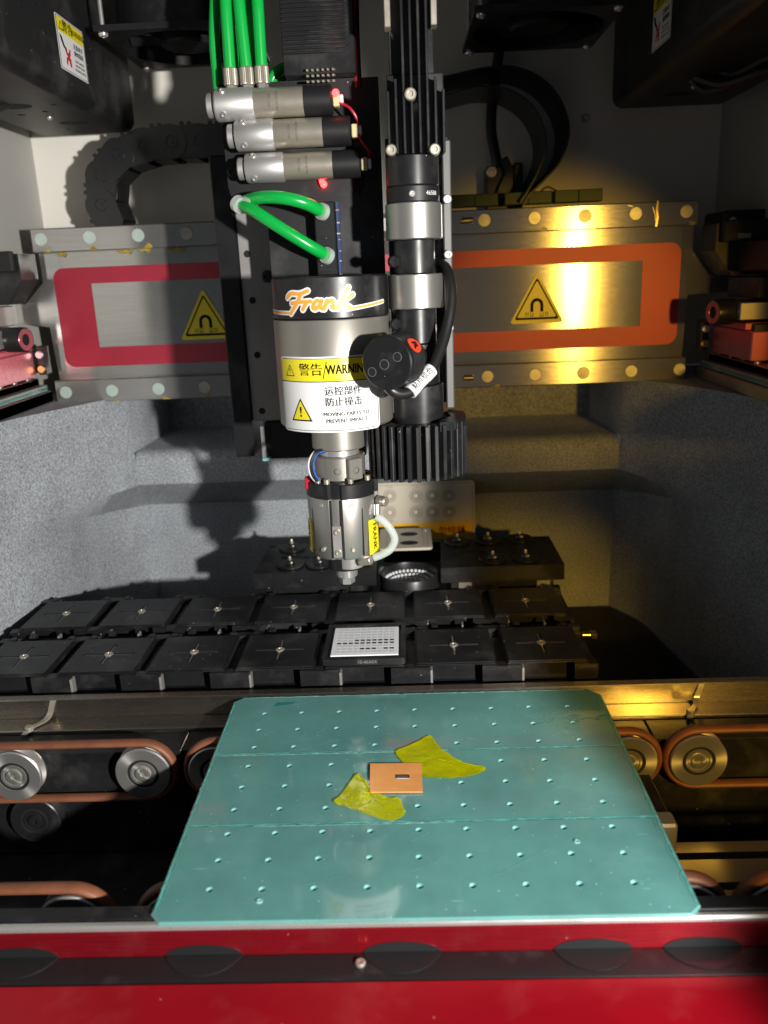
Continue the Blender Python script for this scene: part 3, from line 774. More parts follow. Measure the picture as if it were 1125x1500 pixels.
# ================================================================== nozzle racks, ring light, sign
def nozzle(g_t, c, tall, m='satin_black'):
    g = G(); g.lathe([(0,0),(11,0),(11.6,.5),(11.6,1.5),(10.8,2.1),(4.4,2.1),(4.0,2.6),(3.6,4.6),(2.8,5.2),(0,5.2)], c, seg=28); nz = build('nozzle', g, m, g_t)
    g = G(); g.lathe([(1.6,5.2),(1.6,6.2),(1.3,6.4),(1.2,tall-4.4),(.9,tall-3.8),(0,tall-3.8)], c, seg=14); g.sphere(Vector(c)+Vector((1.6,-3.4,3.6)), 1.2, 10, 5); build('nozzle_pin', g, 'nickel', nz)
def rack(label, xa, xb, nz, rim):
    t = thing('nozzle_rack', label, 'nozzle rack', ((xa+xb)/2, 368, -20), 'black nozzle racks at the back')
    g = G(); pl = [(xa,328),(xb,328),(xb,402),(xa+3,402)] ; g.prism(pl, lambda u, v, d: (u, v, d), 12, 25); tp = build('rack_top', g, 'anod_black', t)
    g = G(); g.box(xa+8,xb-8,331,400,-22,11.8,.8); build('rack_body', g, 'satin_black', t)
    for x in (xa+14, xb-22): g = G(); g.box(x, x+11, 329, 334, 2, 11.7, .5); build('foot', g, 'alu_plate' if rim else 'satin_black', t)
    for x, y in ((xa+6,396),(xb-7,395),(xa+6,336),(xb-8,336),((xa+xb)/2-12,364)):
        g = G(); g.lathe([(3.2,.1),(0,.12)], (x,y,25), seg=18); build('screw_hole', g, 'hole_black', t)
    for x, y in (((xa+xb)/2+4,363),((xa+xb)/2-24,366)):
        g = G(); g.prism([(x+9*math.cos(a), y+5*math.sin(a)) for a in [k*math.pi/8 for k in range(16)]], lambda u, v, d: (u, v, 25+d), .14, -.2); build('slot', g, 'hole_black', t)
    for x, y, hh in nz: nozzle(t, (x, y, 25.1), hh)
    return t
rack('left black nozzle rack with short pins, partly behind the gripper', -128, -28, [(-104,388,13),(-100,345,12),(-76,345,12),(-52,347,9)], False)
rack('right black nozzle rack with five capped nozzles, catching amber light', 24.5, 124, [(42,392,12),(69,393,12),(97,394,12),(68,343,12),(95,344,12)], True)
rl = thing('ring_light', 'round black ring light full of white LED beads, between the nozzle racks', 'ring light', (-1, 343, -13))
c = (-1.0, 343.5, -15)
g = G(); g.lathe([(24.4,2),(24.8,12),(24.8,31),(24.2,32),(22.9,32),(22.6,31),(22.2,26),(11,17),(10.6,10)], c, seg=56); build('ring_housing', g, 'satin_black', rl)
g = G(); g.lathe([(22.2,25.2),(11.4,18.0)], c, seg=48); build('reflector', g, 'reflector_white', rl)
g = G()
for rr, nn, zz in ((20.6,38,25.2),(17.2,32,22.9),(13.9,26,20.8)):
    for k in range(nn):
        a = 2*math.pi*k/nn; g.sphere((c[0]+rr*math.cos(a), c[1]+rr*math.sin(a), c[2]+zz), 1.5, 8, 5)
stuff(build('led_beads', g, 'led_bead', rl))
g = G(); g.lathe([(0,11),(10.5,11)], c, seg=32); build('lens', g, 'hole_black', rl)
for x in (-12, 14): g = G(); g.box(x-4,x+4,327.6,330,2,9,.6); build('mount_lug', g, 'satin_black', rl)
g = G(); g.box(9,16,328,331,8.5,12,.6); tag(build('yellow_clip', g, 'yellow_plastic'), 'tiny yellow clip in front of the ring light', 'clip')
# hole plate behind the ring
hp = thing('hole_plate', 'cream perforated plate with two dark oval holes behind the ring light', 'plate', (0, 380, 26))
g = G(); g.prism(rrect(-27,19.5,371,428,4), lambda u, v, d: (u, v, d), 26, 28.2); build('plate', g, 'cream_panel', hp)
for y in (385, 410):
    g = G(); g.prism([(-.5+8*math.cos(a), y+5.5*math.sin(a)) for a in [k*math.pi/10 for k in range(20)]], lambda u, v, d: (u, v, 28.2+d), .15, -.4); build('oval_hole', g, 'hole_black', hp)
g = G()
for x in (-20,-16.5,-13,12,15.5):
    for k in range(9): g.lathe([(.9,.12),(0,.14)], (x,379+k*5,28.2), seg=8)
stuff(build('perforations', g, 'cream_print', hp))
g = G(); g.lathe([(2.6,0),(2.6,1.2),(0,1.4)], (14.5,420,28.2), seg=14); build('screw', g, 'steel_bright', hp)
# sign on the back wall
YS = 455.0
sa, sb, sc_ = P(545,705,Y=YS), P(695,703,Y=YS), P(695,786,Y=YS)
x0, x1, z1, z0 = sa.x, sb.x, sb.z, sc_.z-4
sn = thing('button_chart', 'cream chart of eight printed buttons with yellow strip, on the liner wall', 'chart', ((x0+x1)/2, YS, z0))
g = G(); g.box(x0+8,x1-8,YS+.7,500,z0-20,z0+20,.5); build('chart_post', g, 'satin_black', sn)
g = G(); g.prism(rrect(x0,x1,z0,z1,4), lambda u, v, d: (u, YS-d, v), .8, -.6); build('chart_panel', g, 'cream_panel', sn)
fz = lambda d: (lambda u, v: (u, YS-.8-d, v))
g = G(); g.flat(ring(rrect(x0+1.8,x1-1.8,z0+1.8,z1-1.8,3), rrect(x0+2.5,x1-2.5,z0+2.5,z1-2.5,2.6)), fz(.1)); build('border', g, 'cream_print', sn)
zs = P(690,763,Y=YS).z
g = G(); g.flat([rrect(x0+2.5,x1-2.5,z0+2.5,zs,.5)], fz(.15)); st_ = build('yellow_strip', g, 'strip_orange', sn)
g = G(); c1 = P(610,776,Y=YS); c2 = P(660,774,Y=YS); g.flat(text('轻拿轻放', 8.5, c1.x-4, (zs+z0+2.5)/2, strike=.3), fz(.25)); g.flat(text('勿倾斜', 8.5, c2.x+1, (zs+z0+2.5)/2, strike=.3), fz(.25)); build('print', g, 'print_red', st_)
for r_, py in ((0, 726), (1, 750)):
    for px in (571, 609, 633, 658):
        q = P(px, py-(px-610)*.01, Y=YS); g = G()
        for ra, rb in ((6.2,5.2),(4.2,2.6)):
            g.flat(ring([(q.x+ra*math.cos(a), q.z+ra*math.sin(a)) for a in [k*math.pi/12 for k in range(24)]], [(q.x+rb*math.cos(a), q.z+rb*math.sin(a)) for a in [k*math.pi/12 for k in range(24)]]), fz(.12))
        bt = build('button_print', g, 'cream_print', sn)
        g = G(); g.lathe([(1.4,.1),(1.2,.6),(0,.7)], (q.x, YS-.8, q.z), (0,-1,0), 14); build('button_dot', g, 'cream_ring', bt)
        g = G(); g.flat(text(random.choice(['SMT1','SMT2','CAM-1','VAC-2','CH-3']) if False else ('上料' if r_ else '下料'), 3.4, q.x, q.z+(8.6 if r_ == 0 else -8.6)), fz(.12)); build('caption', g, 'cream_print', bt)

# ================================================================== rear conveyor
cr = thing('conveyor_rail', 'rear conveyor rail with steel ledge and black pulley plate, behind the teal plate', 'conveyor rail', (0, 150, -60))
g = G(); g.box(-330,300,171.2,178,-30,1.2,.5); build('steel_face', g, 'steel_rail', cr)
g = G(); g.box(-330,300,156,171,-30,-12.0,.6); build('steel_step', g, 'steel_rail', cr)
g = G(); g.box(-330,300,154.6,155.8,-30,-13.4,.3); build('step_lip', g, 'anod_black', cr)
g = G(); g.box(-330,-141,132,154.4,-84,-13.8,.6); build('side_plate', g, 'anod_black', cr)
g = G(); g.box(-140.6,140,133,154.4,-84,-13.8,.6); build('side_plate', g, 'satin_black', cr)
g = G(); g.box(140.6,300,132,154.4,-84,-13.8,.6); build('side_plate', g, 'anod_black', cr)
for x in (-236, 176):                                  # little clips on the step
    g = G(); q = [(x-9,152,-12.6),(x-6,158,-10.6),(x-1,165,-10.2),(x+1,169.6,-8),(x+3,170.4,-2),(x+4,171,1.0)]
    g.strap(smooth(q, 5), (3.6,0,0), .9); g.cyl((x-7,156,-12),(x-7,156,-8.6),2.6,16); build('spring_clip', g, 'nickel', cr)
def pulley(parent, x, y, z, r, m='pulley_steel'):
    c = Vector((x,y,z)); ax = (0,-1,0)
    g = G(); g.lathe([(0,-8),(r-.8,-8),(r,-7.2),(r,-6),(r-3.2,-4.2),(r-3.2,-2.2),(r,-.6),(r,.4),(r-.7,1.1),(r*.58,1.1),(r*.56,.4),(r*.47,.4),(r*.45,1.0),(r*.38,1.0),(r*.36,.3),(r*.28,.3),(r*.26,1.6),(r*.20,1.8),(r*.10,1.7),(r*.08,.6),(0,.6)], c, ax, 48)
    p = build('pulley', g, m, parent, at=c)
    g = G(); g.lathe([(r*.565,.45),(r*.47,.45)], c, ax, 40); build('pulley_groove', g, 'hole_black', p)
    return p
for x in (-239, -161.5, -118, 123, 163): pulley(cr, x, 122.4, -22.0, 16.6)
pulley(cr, -233, 126, -55.5, 15.5, 'satin_black')
for x in (-229+46,): pass
# right side fittings below the belt
g = G(); g.box(141,196,100,117,-78,-74,.5); build('bracket_foot', g, 'steel_amber_lit', cr)
br = thing('slotted_plate', 'dark bracket plate with two long slots, right of the teal plate', 'bracket', (190, 78, -62))
q0 = P(985,1208,Z=-58); 
g = G(); g.box(128,300,48,97,-61.5,-57,.6); build('slot_plate', g, 'steel_amber_lit', br)
for y in (85, 62):
    g = G(); g.prism(rrect(138 if y > 70 else 146, 300, y-2.6, y+2.6, 2.5), lambda u, v, d: (u, v, -57+d), .2, -.4); build('slot', g, 'hole_black', br)
sb_ = thing('stop_block', 'small blasted steel block under the right edge of the teal plate', 'stop block', (118, 60, -40))
g = G(); g.box(106,127,62,96,-40,-12,.8); build('block', g, 'satin_black', sb_)
g = G(); g.box(106,127.6,50,61.6,-40,-10,1.2); build('block_face', g, 'alu_blast', sb_)
def belt(label, xa, xb, y, zc, r=18.2):
    pts = []
    for k in range(17): a = math.pi/2 - math.pi*k/16; pts.append((xb+r*math.cos(a), y, zc+r*math.sin(a)))
    for k in range(1, 8): pts.append((xb+(xa-xb)*k/8, y, zc-r))
    for k in range(17): a = -math.pi/2 - math.pi*k/16; pts.append((xa+r*math.cos(a), y, zc+r*math.sin(a)))
    for k in range(1, 8): pts.append((xa+(xb-xa)*k/8, y, zc+r))
    g = G(); n_ = len(pts); sq = []
    ctr = None
    for i, p in enumerate(pts):
        p = Vector(p); t = (Vector(pts[(i+1)%n_])-Vector(pts[i-1])).normalized(); nr = t.cross(Vector((0,1,0))).normalized()
        rw = []
        for a in range(10): aa = 2*math.pi*a/10; rw.append(g.bm.verts.new(p+nr*2.1*math.cos(aa)+Vector((0,1,0))*3.6*math.sin(aa)))
        sq.append(rw)
    for i in range(n_):
        A_, B_ = sq[i], sq[(i+1)%n_]
        for k in range(10): g.bm.faces.new([A_[k], A_[(k+1)%10], B_[(k+1)%10], B_[k]])
    return tag(build('drive_belt', g, 'belt_rubber', ang=60), label, 'drive belt', 'brown conveyor belts')
belt('brown rubber belt on the rear conveyor, left of the teal plate', -420, -161.5, 126.2, -22.0)
belt('brown rubber belt on the rear conveyor, running under the teal plate', -118, 123, 126.2, -22.0)
belt('brown rubber belt on the rear conveyor, right of the slotted plate', 163, 420, 126.2, -22.0)

# ================================================================== front conveyor rail
fr_ = thing('conveyor_rail', 'front conveyor rail with black bar and polished steel face, before the teal plate', 'conveyor rail', (0, -12, -60))
g = G(); g.box(-330,300,-14.4,-6.6,-60,-1.4,.4); build('rail_bar', g, 'anod_black', fr_)
g = G(); g.box(-330,300,-18.2,-14.6,-5.0,-1.8,.9); build('steel_edge', g, 'steel_bright', fr_)
g = G(); g.box(-330,300,-18.1,-14.6,-60,-5.1,.3); build('red_face', g, 'red_gloss', fr_)
for x in (-158, -110, 117, 158): pulley(fr_, x, 5.5, -23.0, 16.6)
belt('brown rubber belt on the front conveyor, left of the teal plate', -420, -158, 9, -23.0)
belt('brown rubber belt on the front conveyor, running under the teal plate', -110, 117, 9, -23.0)
belt('brown rubber belt on the front conveyor, right of the teal plate', 158, 420, 9, -23.0)
# black channel with round finger pads, then the red front cover
ch_ = thing('black_channel', 'black channel with round pads between steel rail and red cover', 'channel', (0, -25, -22))
g = G(); g.box(-330,300,-32.4,-18.4,-24,-17,.3); build('channel_floor', g, 'satin_black', ch_)
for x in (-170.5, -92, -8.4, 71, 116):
    pts = []
    for k in range(25):
        a = math.pi+math.pi*k/24; pts.append((x+17.8*math.cos(a), -11.6+17.8*math.sin(a)))
    pts = [(u, v) for u, v in pts if v < -18.5]
    u_ = math.sqrt(17.8**2-6.9**2); pts = [(x-u_, -18.5)] + pts + [(x+u_, -18.5)]
    g = G(); g.prism(pts, lambda u, v, d: (u, v, d), -17.1, -16.5); build('round_pad', g, 'plastic_black', ch_)
    g = G(); g.prism([(x+16.2*math.cos(a), -16.9+5.2*math.sin(a)) for a in [k*math.pi/20 for k in range(21)]], lambda u, v, d: (u, -18.3-d, v), .12, -.1); build('pad_reflection', g, 'plastic_black', ch_)  # dark half-disc painted on the face as the pad's mirror image
g = G(); g.lathe([(2.2,0),(2.2,.9),(1.7,1.3),(.9,1.3),(0,.7)], (-25.7,-24,-17), seg=14); build('screw', g, 'nickel', ch_)
g = G(); g.prism([(-32.8,-17.4),(-33.8,-16.2),(-120,-16.2),(-120,-60),(-32.8,-60)], lambda u, v, d: (d, u, v), -330, 300)
tag(build('front_cover', g, 'red_paint'), 'glossy red painted front cover across the bottom of the picture', 'cover')

# ================================================================== teal plate with chip and tapes
tp = thing('carrier_plate', 'teal acrylic carrier plate in three sections with rows of round bumps, on the belts', 'carrier plate', (0, 73, -1.2))
EL, ER, YF, YK = -114.2, 115.6, -18.2, 169.5
yj = [YF, 43.8, 105.5, YK]
secs = [[(EL+4.5,YF),(ER-5,YF),(ER,YF+4.5),(ER,yj[1]-.25),(EL,yj[1]-.25),(EL,YF+5)],
        [(EL,yj[1]+.25),(ER,yj[1]+.25),(ER,yj[2]-.25),(EL,yj[2]-.25)],
        [(EL,yj[2]+.25),(ER,yj[2]+.25),(ER,YK-7.5),(ER-6,YK),(EL+5,YK),(EL,YK-5)]]
secobj = []
for s_ in secs:
    secobj.append(None)
SEG = 12; RD = 1.5
dim_pos = {}
for r_ in range(9):
    for c_ in range(9): dim_pos[(r_, c_)] = ((c_-4)*23+random.uniform(-.3,.3), (8-r_)*18.6+random.uniform(-.3,.3))
for si, s_ in enumerate(secs):
    n_ = len(s_); cxx = sum(p[0] for p in s_)/n_; cyy = sum(p[1] for p in s_)/n_
    ins = [(p[0]+(.5 if p[0] < cxx else -.5), p[1]+(.35 if p[1] < cyy else -.35)) for p in s_]
    g = G(); TH = 1.7
    g.faces([(*p,0) for p in ins]+[(*p,-.5) for p in s_]+[(*p,-TH) for p in s_], [[i,(i+1)%n_,n_+(i+1)%n_,n_+i] for i in range(n_)]+[[n_+i,n_+(i+1)%n_,2*n_+(i+1)%n_,2*n_+i] for i in range(n_)]+[list(range(3*n_-1,2*n_-1,-1))])
    rows_ = range(6-3*si, 9-3*si)
    ya_, yb_ = min(p[1] for p in ins), max(p[1] for p in ins)
    # inner rectangle that holds the dimpled cells, then the rim out to the outline
    xq = [(c_-4.5)*23 for c_ in range(10)]; yq = [max(ya_+5.2, (8-max(rows_)-.5)*18.6)] + [(8-r_+.5)*18.6 for r_ in sorted(rows_, reverse=True)][:-1] + [min(yb_-5.2 if si == 2 else yb_-1.2, (8-min(rows_)+.5)*18.6)]
    if si != 0: yq[0] = max(ya_+1.2, (8-max(rows_)-.5)*18.6)
    for j, r_ in enumerate(sorted(rows_, reverse=True)):
        for c_ in range(9):
            cx_, cy_ = dim_pos[(r_, c_)]; x0_, x1_, y0_, y1_ = xq[c_], xq[c_+1], yq[j], yq[j+1]
            o_, i_ = [], []
            for k in range(SEG):
                an = 2*math.pi*(k+.5)/SEG; c0, s0 = math.cos(an), math.sin(an); i_.append((cx_+RD*c0, cy_+RD*s0))
                tx = ((x1_-cx_)/c0 if c0 > 0 else (x0_-cx_)/c0) if abs(c0) > 1e-6 else 1e9
                ty = ((y1_-cy_)/s0 if s0 > 0 else (y0_-cy_)/s0) if abs(s0) > 1e-6 else 1e9
                t_ = min(tx, ty); o_.append((cx_+c0*t_, cy_+s0*t_))
            pts_ = []
            for k in range(SEG):
                a_, b_ = o_[k], o_[(k+1)%SEG]; q_ = [i_[k], i_[(k+1)%SEG], b_]
                if abs(a_[0]-b_[0]) > 1e-6 and abs(a_[1]-b_[1]) > 1e-6:
                    cr_ = min([(x0_,y0_),(x1_,y0_),(x0_,y1_),(x1_,y1_)], key=lambda w_: abs(w_[0]-a_[0])+abs(w_[1]-a_[1])+abs(w_[0]-b_[0])+abs(w_[1]-b_[1])); q_.append(cr_)
                q_.append(a_); g.faces([(*w_,0) for w_ in q_], [list(range(len(q_)))])
    inr = [(xq[0],yq[0]),(xq[-1],yq[0]),(xq[-1],yq[-1]),(xq[0],yq[-1])]
    # rim: strip polygons between the inner rectangle and the outline
    def side(pts): g.faces([(*w_,0) for w_ in pts], [list(range(len(pts)))])
    lo_s = sorted([p for p in ins if p[1] < cyy], key=lambda p: p[0]); hi_s = sorted([p for p in ins if p[1] >= cyy], key=lambda p: p[0])
    def yo(lst, x):
        for p, q in zip(lst, lst[1:]):
            if p[0] <= x <= q[0]: return p[1]+(q[1]-p[1])*(x-p[0])/max(1e-9, q[0]-p[0])
    lx, rx = xq[0], xq[-1]; yl, yr, yl2, yr2 = yo(lo_s,lx) , yo(lo_s,rx), yo(hi_s,lx), yo(hi_s,rx)
    side([(lx,yl),(rx,yr),inr[1],inr[0]]); side([inr[3],inr[2],(rx,yr2),(lx,yl2)])
    lL, hL = [p for p in lo_s if p[0] < lx], [p for p in hi_s if p[0] < lx][::-1]; lR, hR = [p for p in lo_s if p[0] > rx], [p for p in hi_s if p[0] > rx][::-1]
    side(lL+[(lx,yl),inr[0]]); side([lL[0],inr[0],inr[3],hL[-1]]); side([(lx,yl2)]+hL+[inr[3]])
    side([(rx,yr)]+lR+[inr[1]]); side([inr[1],lR[-1],hR[0],inr[2]]); side([inr[2]]+hR+[(rx,yr2)])
    secobj[si] = build('plate_section', g, 'teal_plate', tp, ang=20, up=True)
proto = None
for (r_, c_), (x, y) in dim_pos.items():
    c = Vector((x, y, 0)); sec = secobj[2-r_//3]
    if proto is None:
        g = G(); g.lathe([(RD+.25,.14),(RD,.02),(1.15,-.75),(.7,-1.15),(0,-1.3)], c, seg=SEG, a0=math.pi/SEG); proto = build('dimple', g, 'teal_bump', sec, at=c, ang=80)
    else: inst('dimple', proto, sec, c)
for (x, y) in ((-69,-7),(73,27)):
    g = G(); g.lathe([(1.6,.06),(1.1,.5),(0,.1)], (x,y,0), seg=12); build('bump', g, 'film_scuff', secobj[0])
# scored joints and ragged film along the edges
def ragged(pts, wd, jit, m, nm, z=.12):
    g = G(); out = []
    P_ = [Vector((*p, 0)) for p in pts]; Lr, Rr = [], []
    for a, b in zip(P_, P_[1:]):
        n_ = max(2, int((b-a).length/2.2)); t = (b-a).normalized(); nn = Vector((-t.y,t.x,0))
        for k in range(n_):
            p = a.lerp(b, k/n_); Lr.append(p+nn*(wd*(.35+random.random()*jit))); Rr.append(p-nn*(wd*(.35+random.random()*jit)))
    for i in range(len(Lr)-1): g.faces([(Rr[i].x,Rr[i].y,z),(Rr[i+1].x,Rr[i+1].y,z+.1*random.random()),(Lr[i+1].x,Lr[i+1].y,z+.25*random.random()),(Lr[i].x,Lr[i].y,z)], [(0,1,2,3)])
    return build(nm, g, m, tp)
for y in yj[1:3]:
    ragged([(EL+.5,y),(ER-.5,y)], 1.0, .5, 'teal_edge', 'scored_joint')
    ragged([(-80 if y < 60 else -112,y-1.3),(-35,y-1.4),(20,y-1.0)], .45, .9, 'film_scuff', 'scored_joint')
for xe, s_ in ((EL+.8, 1), (ER-.8, -1)):
    ragged([(xe+s_*.5,YF+6),(xe+s_*.5,yj[1]),(xe+s_*.5,yj[2]),(xe+s_*.5,YK-7)], .45, .9, 'teal_edge', 'film_edge')
    for k in range(9):
        y = YF+10+k*19; g = G(); q = [(xe+s_*random.uniform(.5,1), y), (xe+s_*random.uniform(1.5,3), y+5), (xe+s_*random.uniform(1,2.4), y+11), (xe+s_*.6, y+15)]
        g.flat(stroke(q, .28), lambda u, v: (u, v, .14)); build('film_edge', g, 'teal_edge', tp)
ragged([(EL+6,YK-.7),(ER-7,YK-.7)], .8, .5, 'film_scuff', 'film_edge')
g = G()
for k in range(16):                                   # crumpled protective film at the far right
    x, y = 78+random.uniform(-14,16), 131+random.uniform(-9,10)
    if k > 10: x, y = 96+random.uniform(-4,12), 138+random.uniform(-9,12)
    q = [(x,y)]
    for j in range(4): q.append((q[-1][0]+random.uniform(1,4), q[-1][1]+random.uniform(-2.2,3.0)))
    g.flat(stroke(q, random.uniform(.3,.7)), lambda u, v: (u, v, .16))
build('film_wrinkle', g, 'teal_edge', tp)
g = G()
for k in range(14):                                   # longer hairline scratches
    x, y, a, L_ = random.uniform(EL+10,ER-20), random.uniform(YF+8,YK-8), random.uniform(.3,1.1), random.uniform(8,34)
    g.flat(stroke([(x,y),(x+L_*.5*math.cos(a)+.4,y+L_*.5*math.sin(a)),(min(ER-2,x+L_*math.cos(a)),min(YK-2,y+L_*math.sin(a)))], .16), lambda u, v: (u, v, .10))
build('hairline_scratch', g, 'film_scuff', tp)
g = G(); g.flat([[(-87.5,157.5),(-77,160),(-74,162.6),(-86,162)]], lambda u, v: (u, v, .15)); build('torn_film', g, 'teal_dark', tp)
def plate_px(pts): return [P(380+x/2.557, 1040+y/2.557, Z=1.0) for x, y in pts]
def tape(label, pts, hol):
    p = plate_px(pts); cxy = sum(p, Vector())/len(p)
    # follow the bumps and lift at the rim: a fan of rings
    g = G(); rings = []
    q = smooth(p, 3, closed=True)
    for f in (1, .86, .66, .44, .22):
        rings.append([g.bm.verts.new(cxy.lerp(v, f) + Vector((0,0, -.55 + (.7*random.random() if f == 1 else .4*random.random())))) for v in q])
    cv = g.bm.verts.new(cxy+Vector((0,0,-.5))); n_ = len(q)
    for A_, B_ in zip(rings, rings[1:]):
        for k in range(n_): g.bm.faces.new([A_[k], A_[(k+1)%n_], B_[(k+1)%n_], B_[k]])
    for k in range(n_): g.bm.faces.new([rings[-1][k], rings[-1][(k+1)%n_], cv])
    return tag(build('tape_piece', g, 'tape_yellow', ang=60), label, 'tape', 'yellow tapes holding the copper chip')
tape('curved yellow tape piece reaching right from the copper square', [(510,155),(555,134),(600,115),(622,97),(646,98),(665,125),(690,150),(745,185),(800,203),(845,213),(838,228),(790,245),(720,253),(640,252),(600,245),(560,215),(535,192)], 0)
tape('crumpled yellow tape piece below left of the copper square', [(370,234),(390,255),(408,272),(415,300),(450,312),(490,328),(525,328),(536,355),(548,382),(520,405),(485,413),(400,388),(340,366),(280,345),(300,322),(335,275)], 1)
cs = thing('copper_substrate', 'copper orange square substrate with a tiny dark die, taped to the teal plate', 'substrate', P(581,1140,Z=1.2))
a, b, c, d_ = plate_px([(415,201),(606,199),(612,307),(414,308)])
g = G(); qs = [a,b,c,d_]; g.faces([v+Vector((0,0,.15)) for v in qs]+[v+Vector((0,0,-.35)) for v in qs], [(0,1,2,3),(7,6,5,4),(0,4,5,1),(1,5,6,2),(2,6,7,3),(3,7,4,0)]); build('substrate', g, 'copper_film', cs)
e = plate_px([(512,246),(562,246),(562,259),(512,259)])
g = G(); g.faces([v+Vector((0,0,.2)) for v in e]+[v+Vector((0,0,.55)) for v in e], [(4,5,6,7),(0,4,5,1),(1,5,6,2),(2,6,7,3),(3,7,4,0)]); die = build('die', g, 'die_black', cs)
e2 = plate_px([(513,258.5),(561,258.5),(561,261.5),(513,261.5)])
g = G(); g.faces([v+Vector((0,0,.62)) for v in e2], [(0,1,2,3)]); build('die_edge', g, 'chip_white', die)
g = G()
for k in range(7): v = e[0].lerp(e[1], (k+1.2)/8.6)+Vector((0,-1.2,.66)); g.box(v.x-.5,v.x+.5,v.y-.5,v.y+.4,v.z-.1,v.z,.02)
stuff(build('die_pads', g, 'groove_gray', die))

# ================================================================== placement head
HX, HY = -43.0, 217.0
hd = thing('placement_head', 'grey spindle placement head with warning label, gripper and three silver regulators', 'placement head', (HX, HY, 58))
def cmap(cx, cy, R_, d, z0=0):
    return lambda u, v: (cx+(R_+d)*math.sin(u/R_), cy-(R_+d)*math.cos(u/R_), z0+v)
g = G(); g.prism([(-109,371.5),(-10,371.5),(-10,246),(-84.5,246),(-84.5,297),(-104.5,297),(-108,312)], lambda u, v, d: (u, d, v), 262, 272); bpl = build('back_plate', g, 'powder_black', hd)
for px, py, r in ((341,252,3.4),(346,297,3.0),(392,405,4.2),(551,225,2.6)):
    q = P(px, py, Y=261.6 if px != 392 else 296); g = G(); g.lathe([(r,0),(r,1.6),(r*.8,2.0),(r*.5,2.0),(r*.45,.6),(0,.6)], q, (0,-1,0), 18); build('cap_screw', g, 'satin_black', bpl)
g = G(); g.box(-126.5,-112.5,297,345,129,336,.8); build('side_bar', g, 'satin_black', hd)
g = G(); g.box(-112.2,-78,299.5,310,155,304,.5); gp = build('carriage_plate', g, 'alu_plate', hd)
for px, py in ((362,372),(370,440),(377,520),(384,602)):
    q = P(px, py, Y=299.4); g = G(); g.lathe([(2.4,.05),(0,.08)], q, (0,-1,0), 16); build('tapped_hole', g, 'hole_black', gp)
g = G(); g.box(-104,-30,300,330,126,154,1); build('lower_carriage', g, 'satin_black', hd)
q = P(386,640,Y=297); g = G(); g.box(q.x-1.5,q.x+1.5,294,298,128,152,.4); build('steel_pin', g, 'steel_bright', hd)
g = G(); g.box(-106,-100,290,297,126.5,129,.4); build('pin_foot', g, 'teal_bump', hd)
# drive with ribbed cover
g = G(); g.box(-66.6,-22.8,252,285,371.8,520,.8); dv = build('drive_block', g, 'satin_black', hd)
g = G(); z = 383.5
while z < 518: g.box(-66.4,-27.5,250.6,252.2,z,z+1.35,.25); z += 2.45
stuff(build('cooling_ribs', g, 'satin_black', dv))
g = G(); z0 = P(470,110,Y=251).z
for r_ in range(3):
    for k in range(6):
        x = P(452,110,Y=251).x + k*3.1; g.cyl((x,251.8,z0+3-r_*3.1),(x-.5,247.5,z0+2.2-r_*3.1),.75,8,.1)
stuff(build('header_pins', g, 'nickel', dv))
for k, (m_, px) in enumerate((('wire_red',521),('cable_black',525),('wire_red',518.5))):
    g = G(); g.tube(smooth([P(px-2,-30,Y=262),P(px-1,40,Y=262),P(px+1,90,Y=262),P(px+2+k,128,Y=262)], 5), 1.0, 8); build('drive_wire', g, m_, hd)
# three vacuum regulators
RG = [(-113.7,-36.6,357.3,8.8), (-102.8,-26.3,339.8,8.6), (-98.2,-21.3,321.0,8.2)]
for k, (xa, xb, z, R_) in enumerate(RG):
    c = (xa, 249.0, z); W = xb-xa; AX = (1,0,-.0)
    g = G(); g.lathe([(0,0),(R_*.72,0),(R_*.8,.6),(R_*.8,3.6),(R_*.5,3.8),(R_*.5,5)], c, AX, 32); g.lathe([(R_*.6,4.8),(R_*.98,5.0),(R_*1.06,6),(R_*1.06,W*.36),(R_*.98,W*.375)], c, AX, 40)
    rg = build('regulator', g, 'alu_blast', hd)
    g = G(); g.lathe([(R_*.93,W*.355),(R_*.97,W*.37),(R_*.97,W*.765)], c, AX, 40); sl = build('steel_sleeve', g, 'nickel', rg)
    g = G()
    mpz = lambda u, v: (xa+u, 249.0-(R_*.975)*math.cos(v/R_), z+(R_*.975)*math.sin(v/R_))
    for uu in (.50, .56): g.flat(text('MAC-52A' if uu < .53 else 'VALVE DC24V', 2.0, 0, 0), lambda a_, b_: mpz(W*uu-b_, a_))
    for uu in (.475,.60): g.flat(stroke([(W*uu,-5),(W*uu,5)], .18, False), mpz)
    build('print', g, 'print_gray', sl)
    g = G(); g.lathe([(R_*.9,W*.76),(R_*1.0,W*.765),(R_*1.0,W*.975),(R_*.92,W*.985),(0,W*.985)], c, AX, 40); build('end_cap', g, 'plastic_black', rg)
    g = G(); g.box(xb-.6,xb+3.2,243.5,250,z-4.5,z+3,.5); cn = build('connector', g, 'connector_cream', rg)
    g = G(); g.box(xb+3.3,xb+5.6,244.2,249,z-3.5,z+2,.4); build('plug', g, 'label_white', cn)
    for zz in (-6.4, 6.4):
        g = G(); cy = 249-math.sqrt(max(0,(R_*1.06)**2-zz*zz)); g.lathe([(1.9,-1),(1.9,.5),(1.5,1),(.8,1),(.7,.4),(0,.4)], (xa+10.5, cy-.2, z+zz), (0,-1,zz*.1), 14); build('screw', g, 'steel_bright', rg)
g = G(); g.sphere((-35.2, 242.5, 359.8), 2.2, 12, 8); build('status_led', g, 'led_red', hd, label='glowing red light on the top regulator')
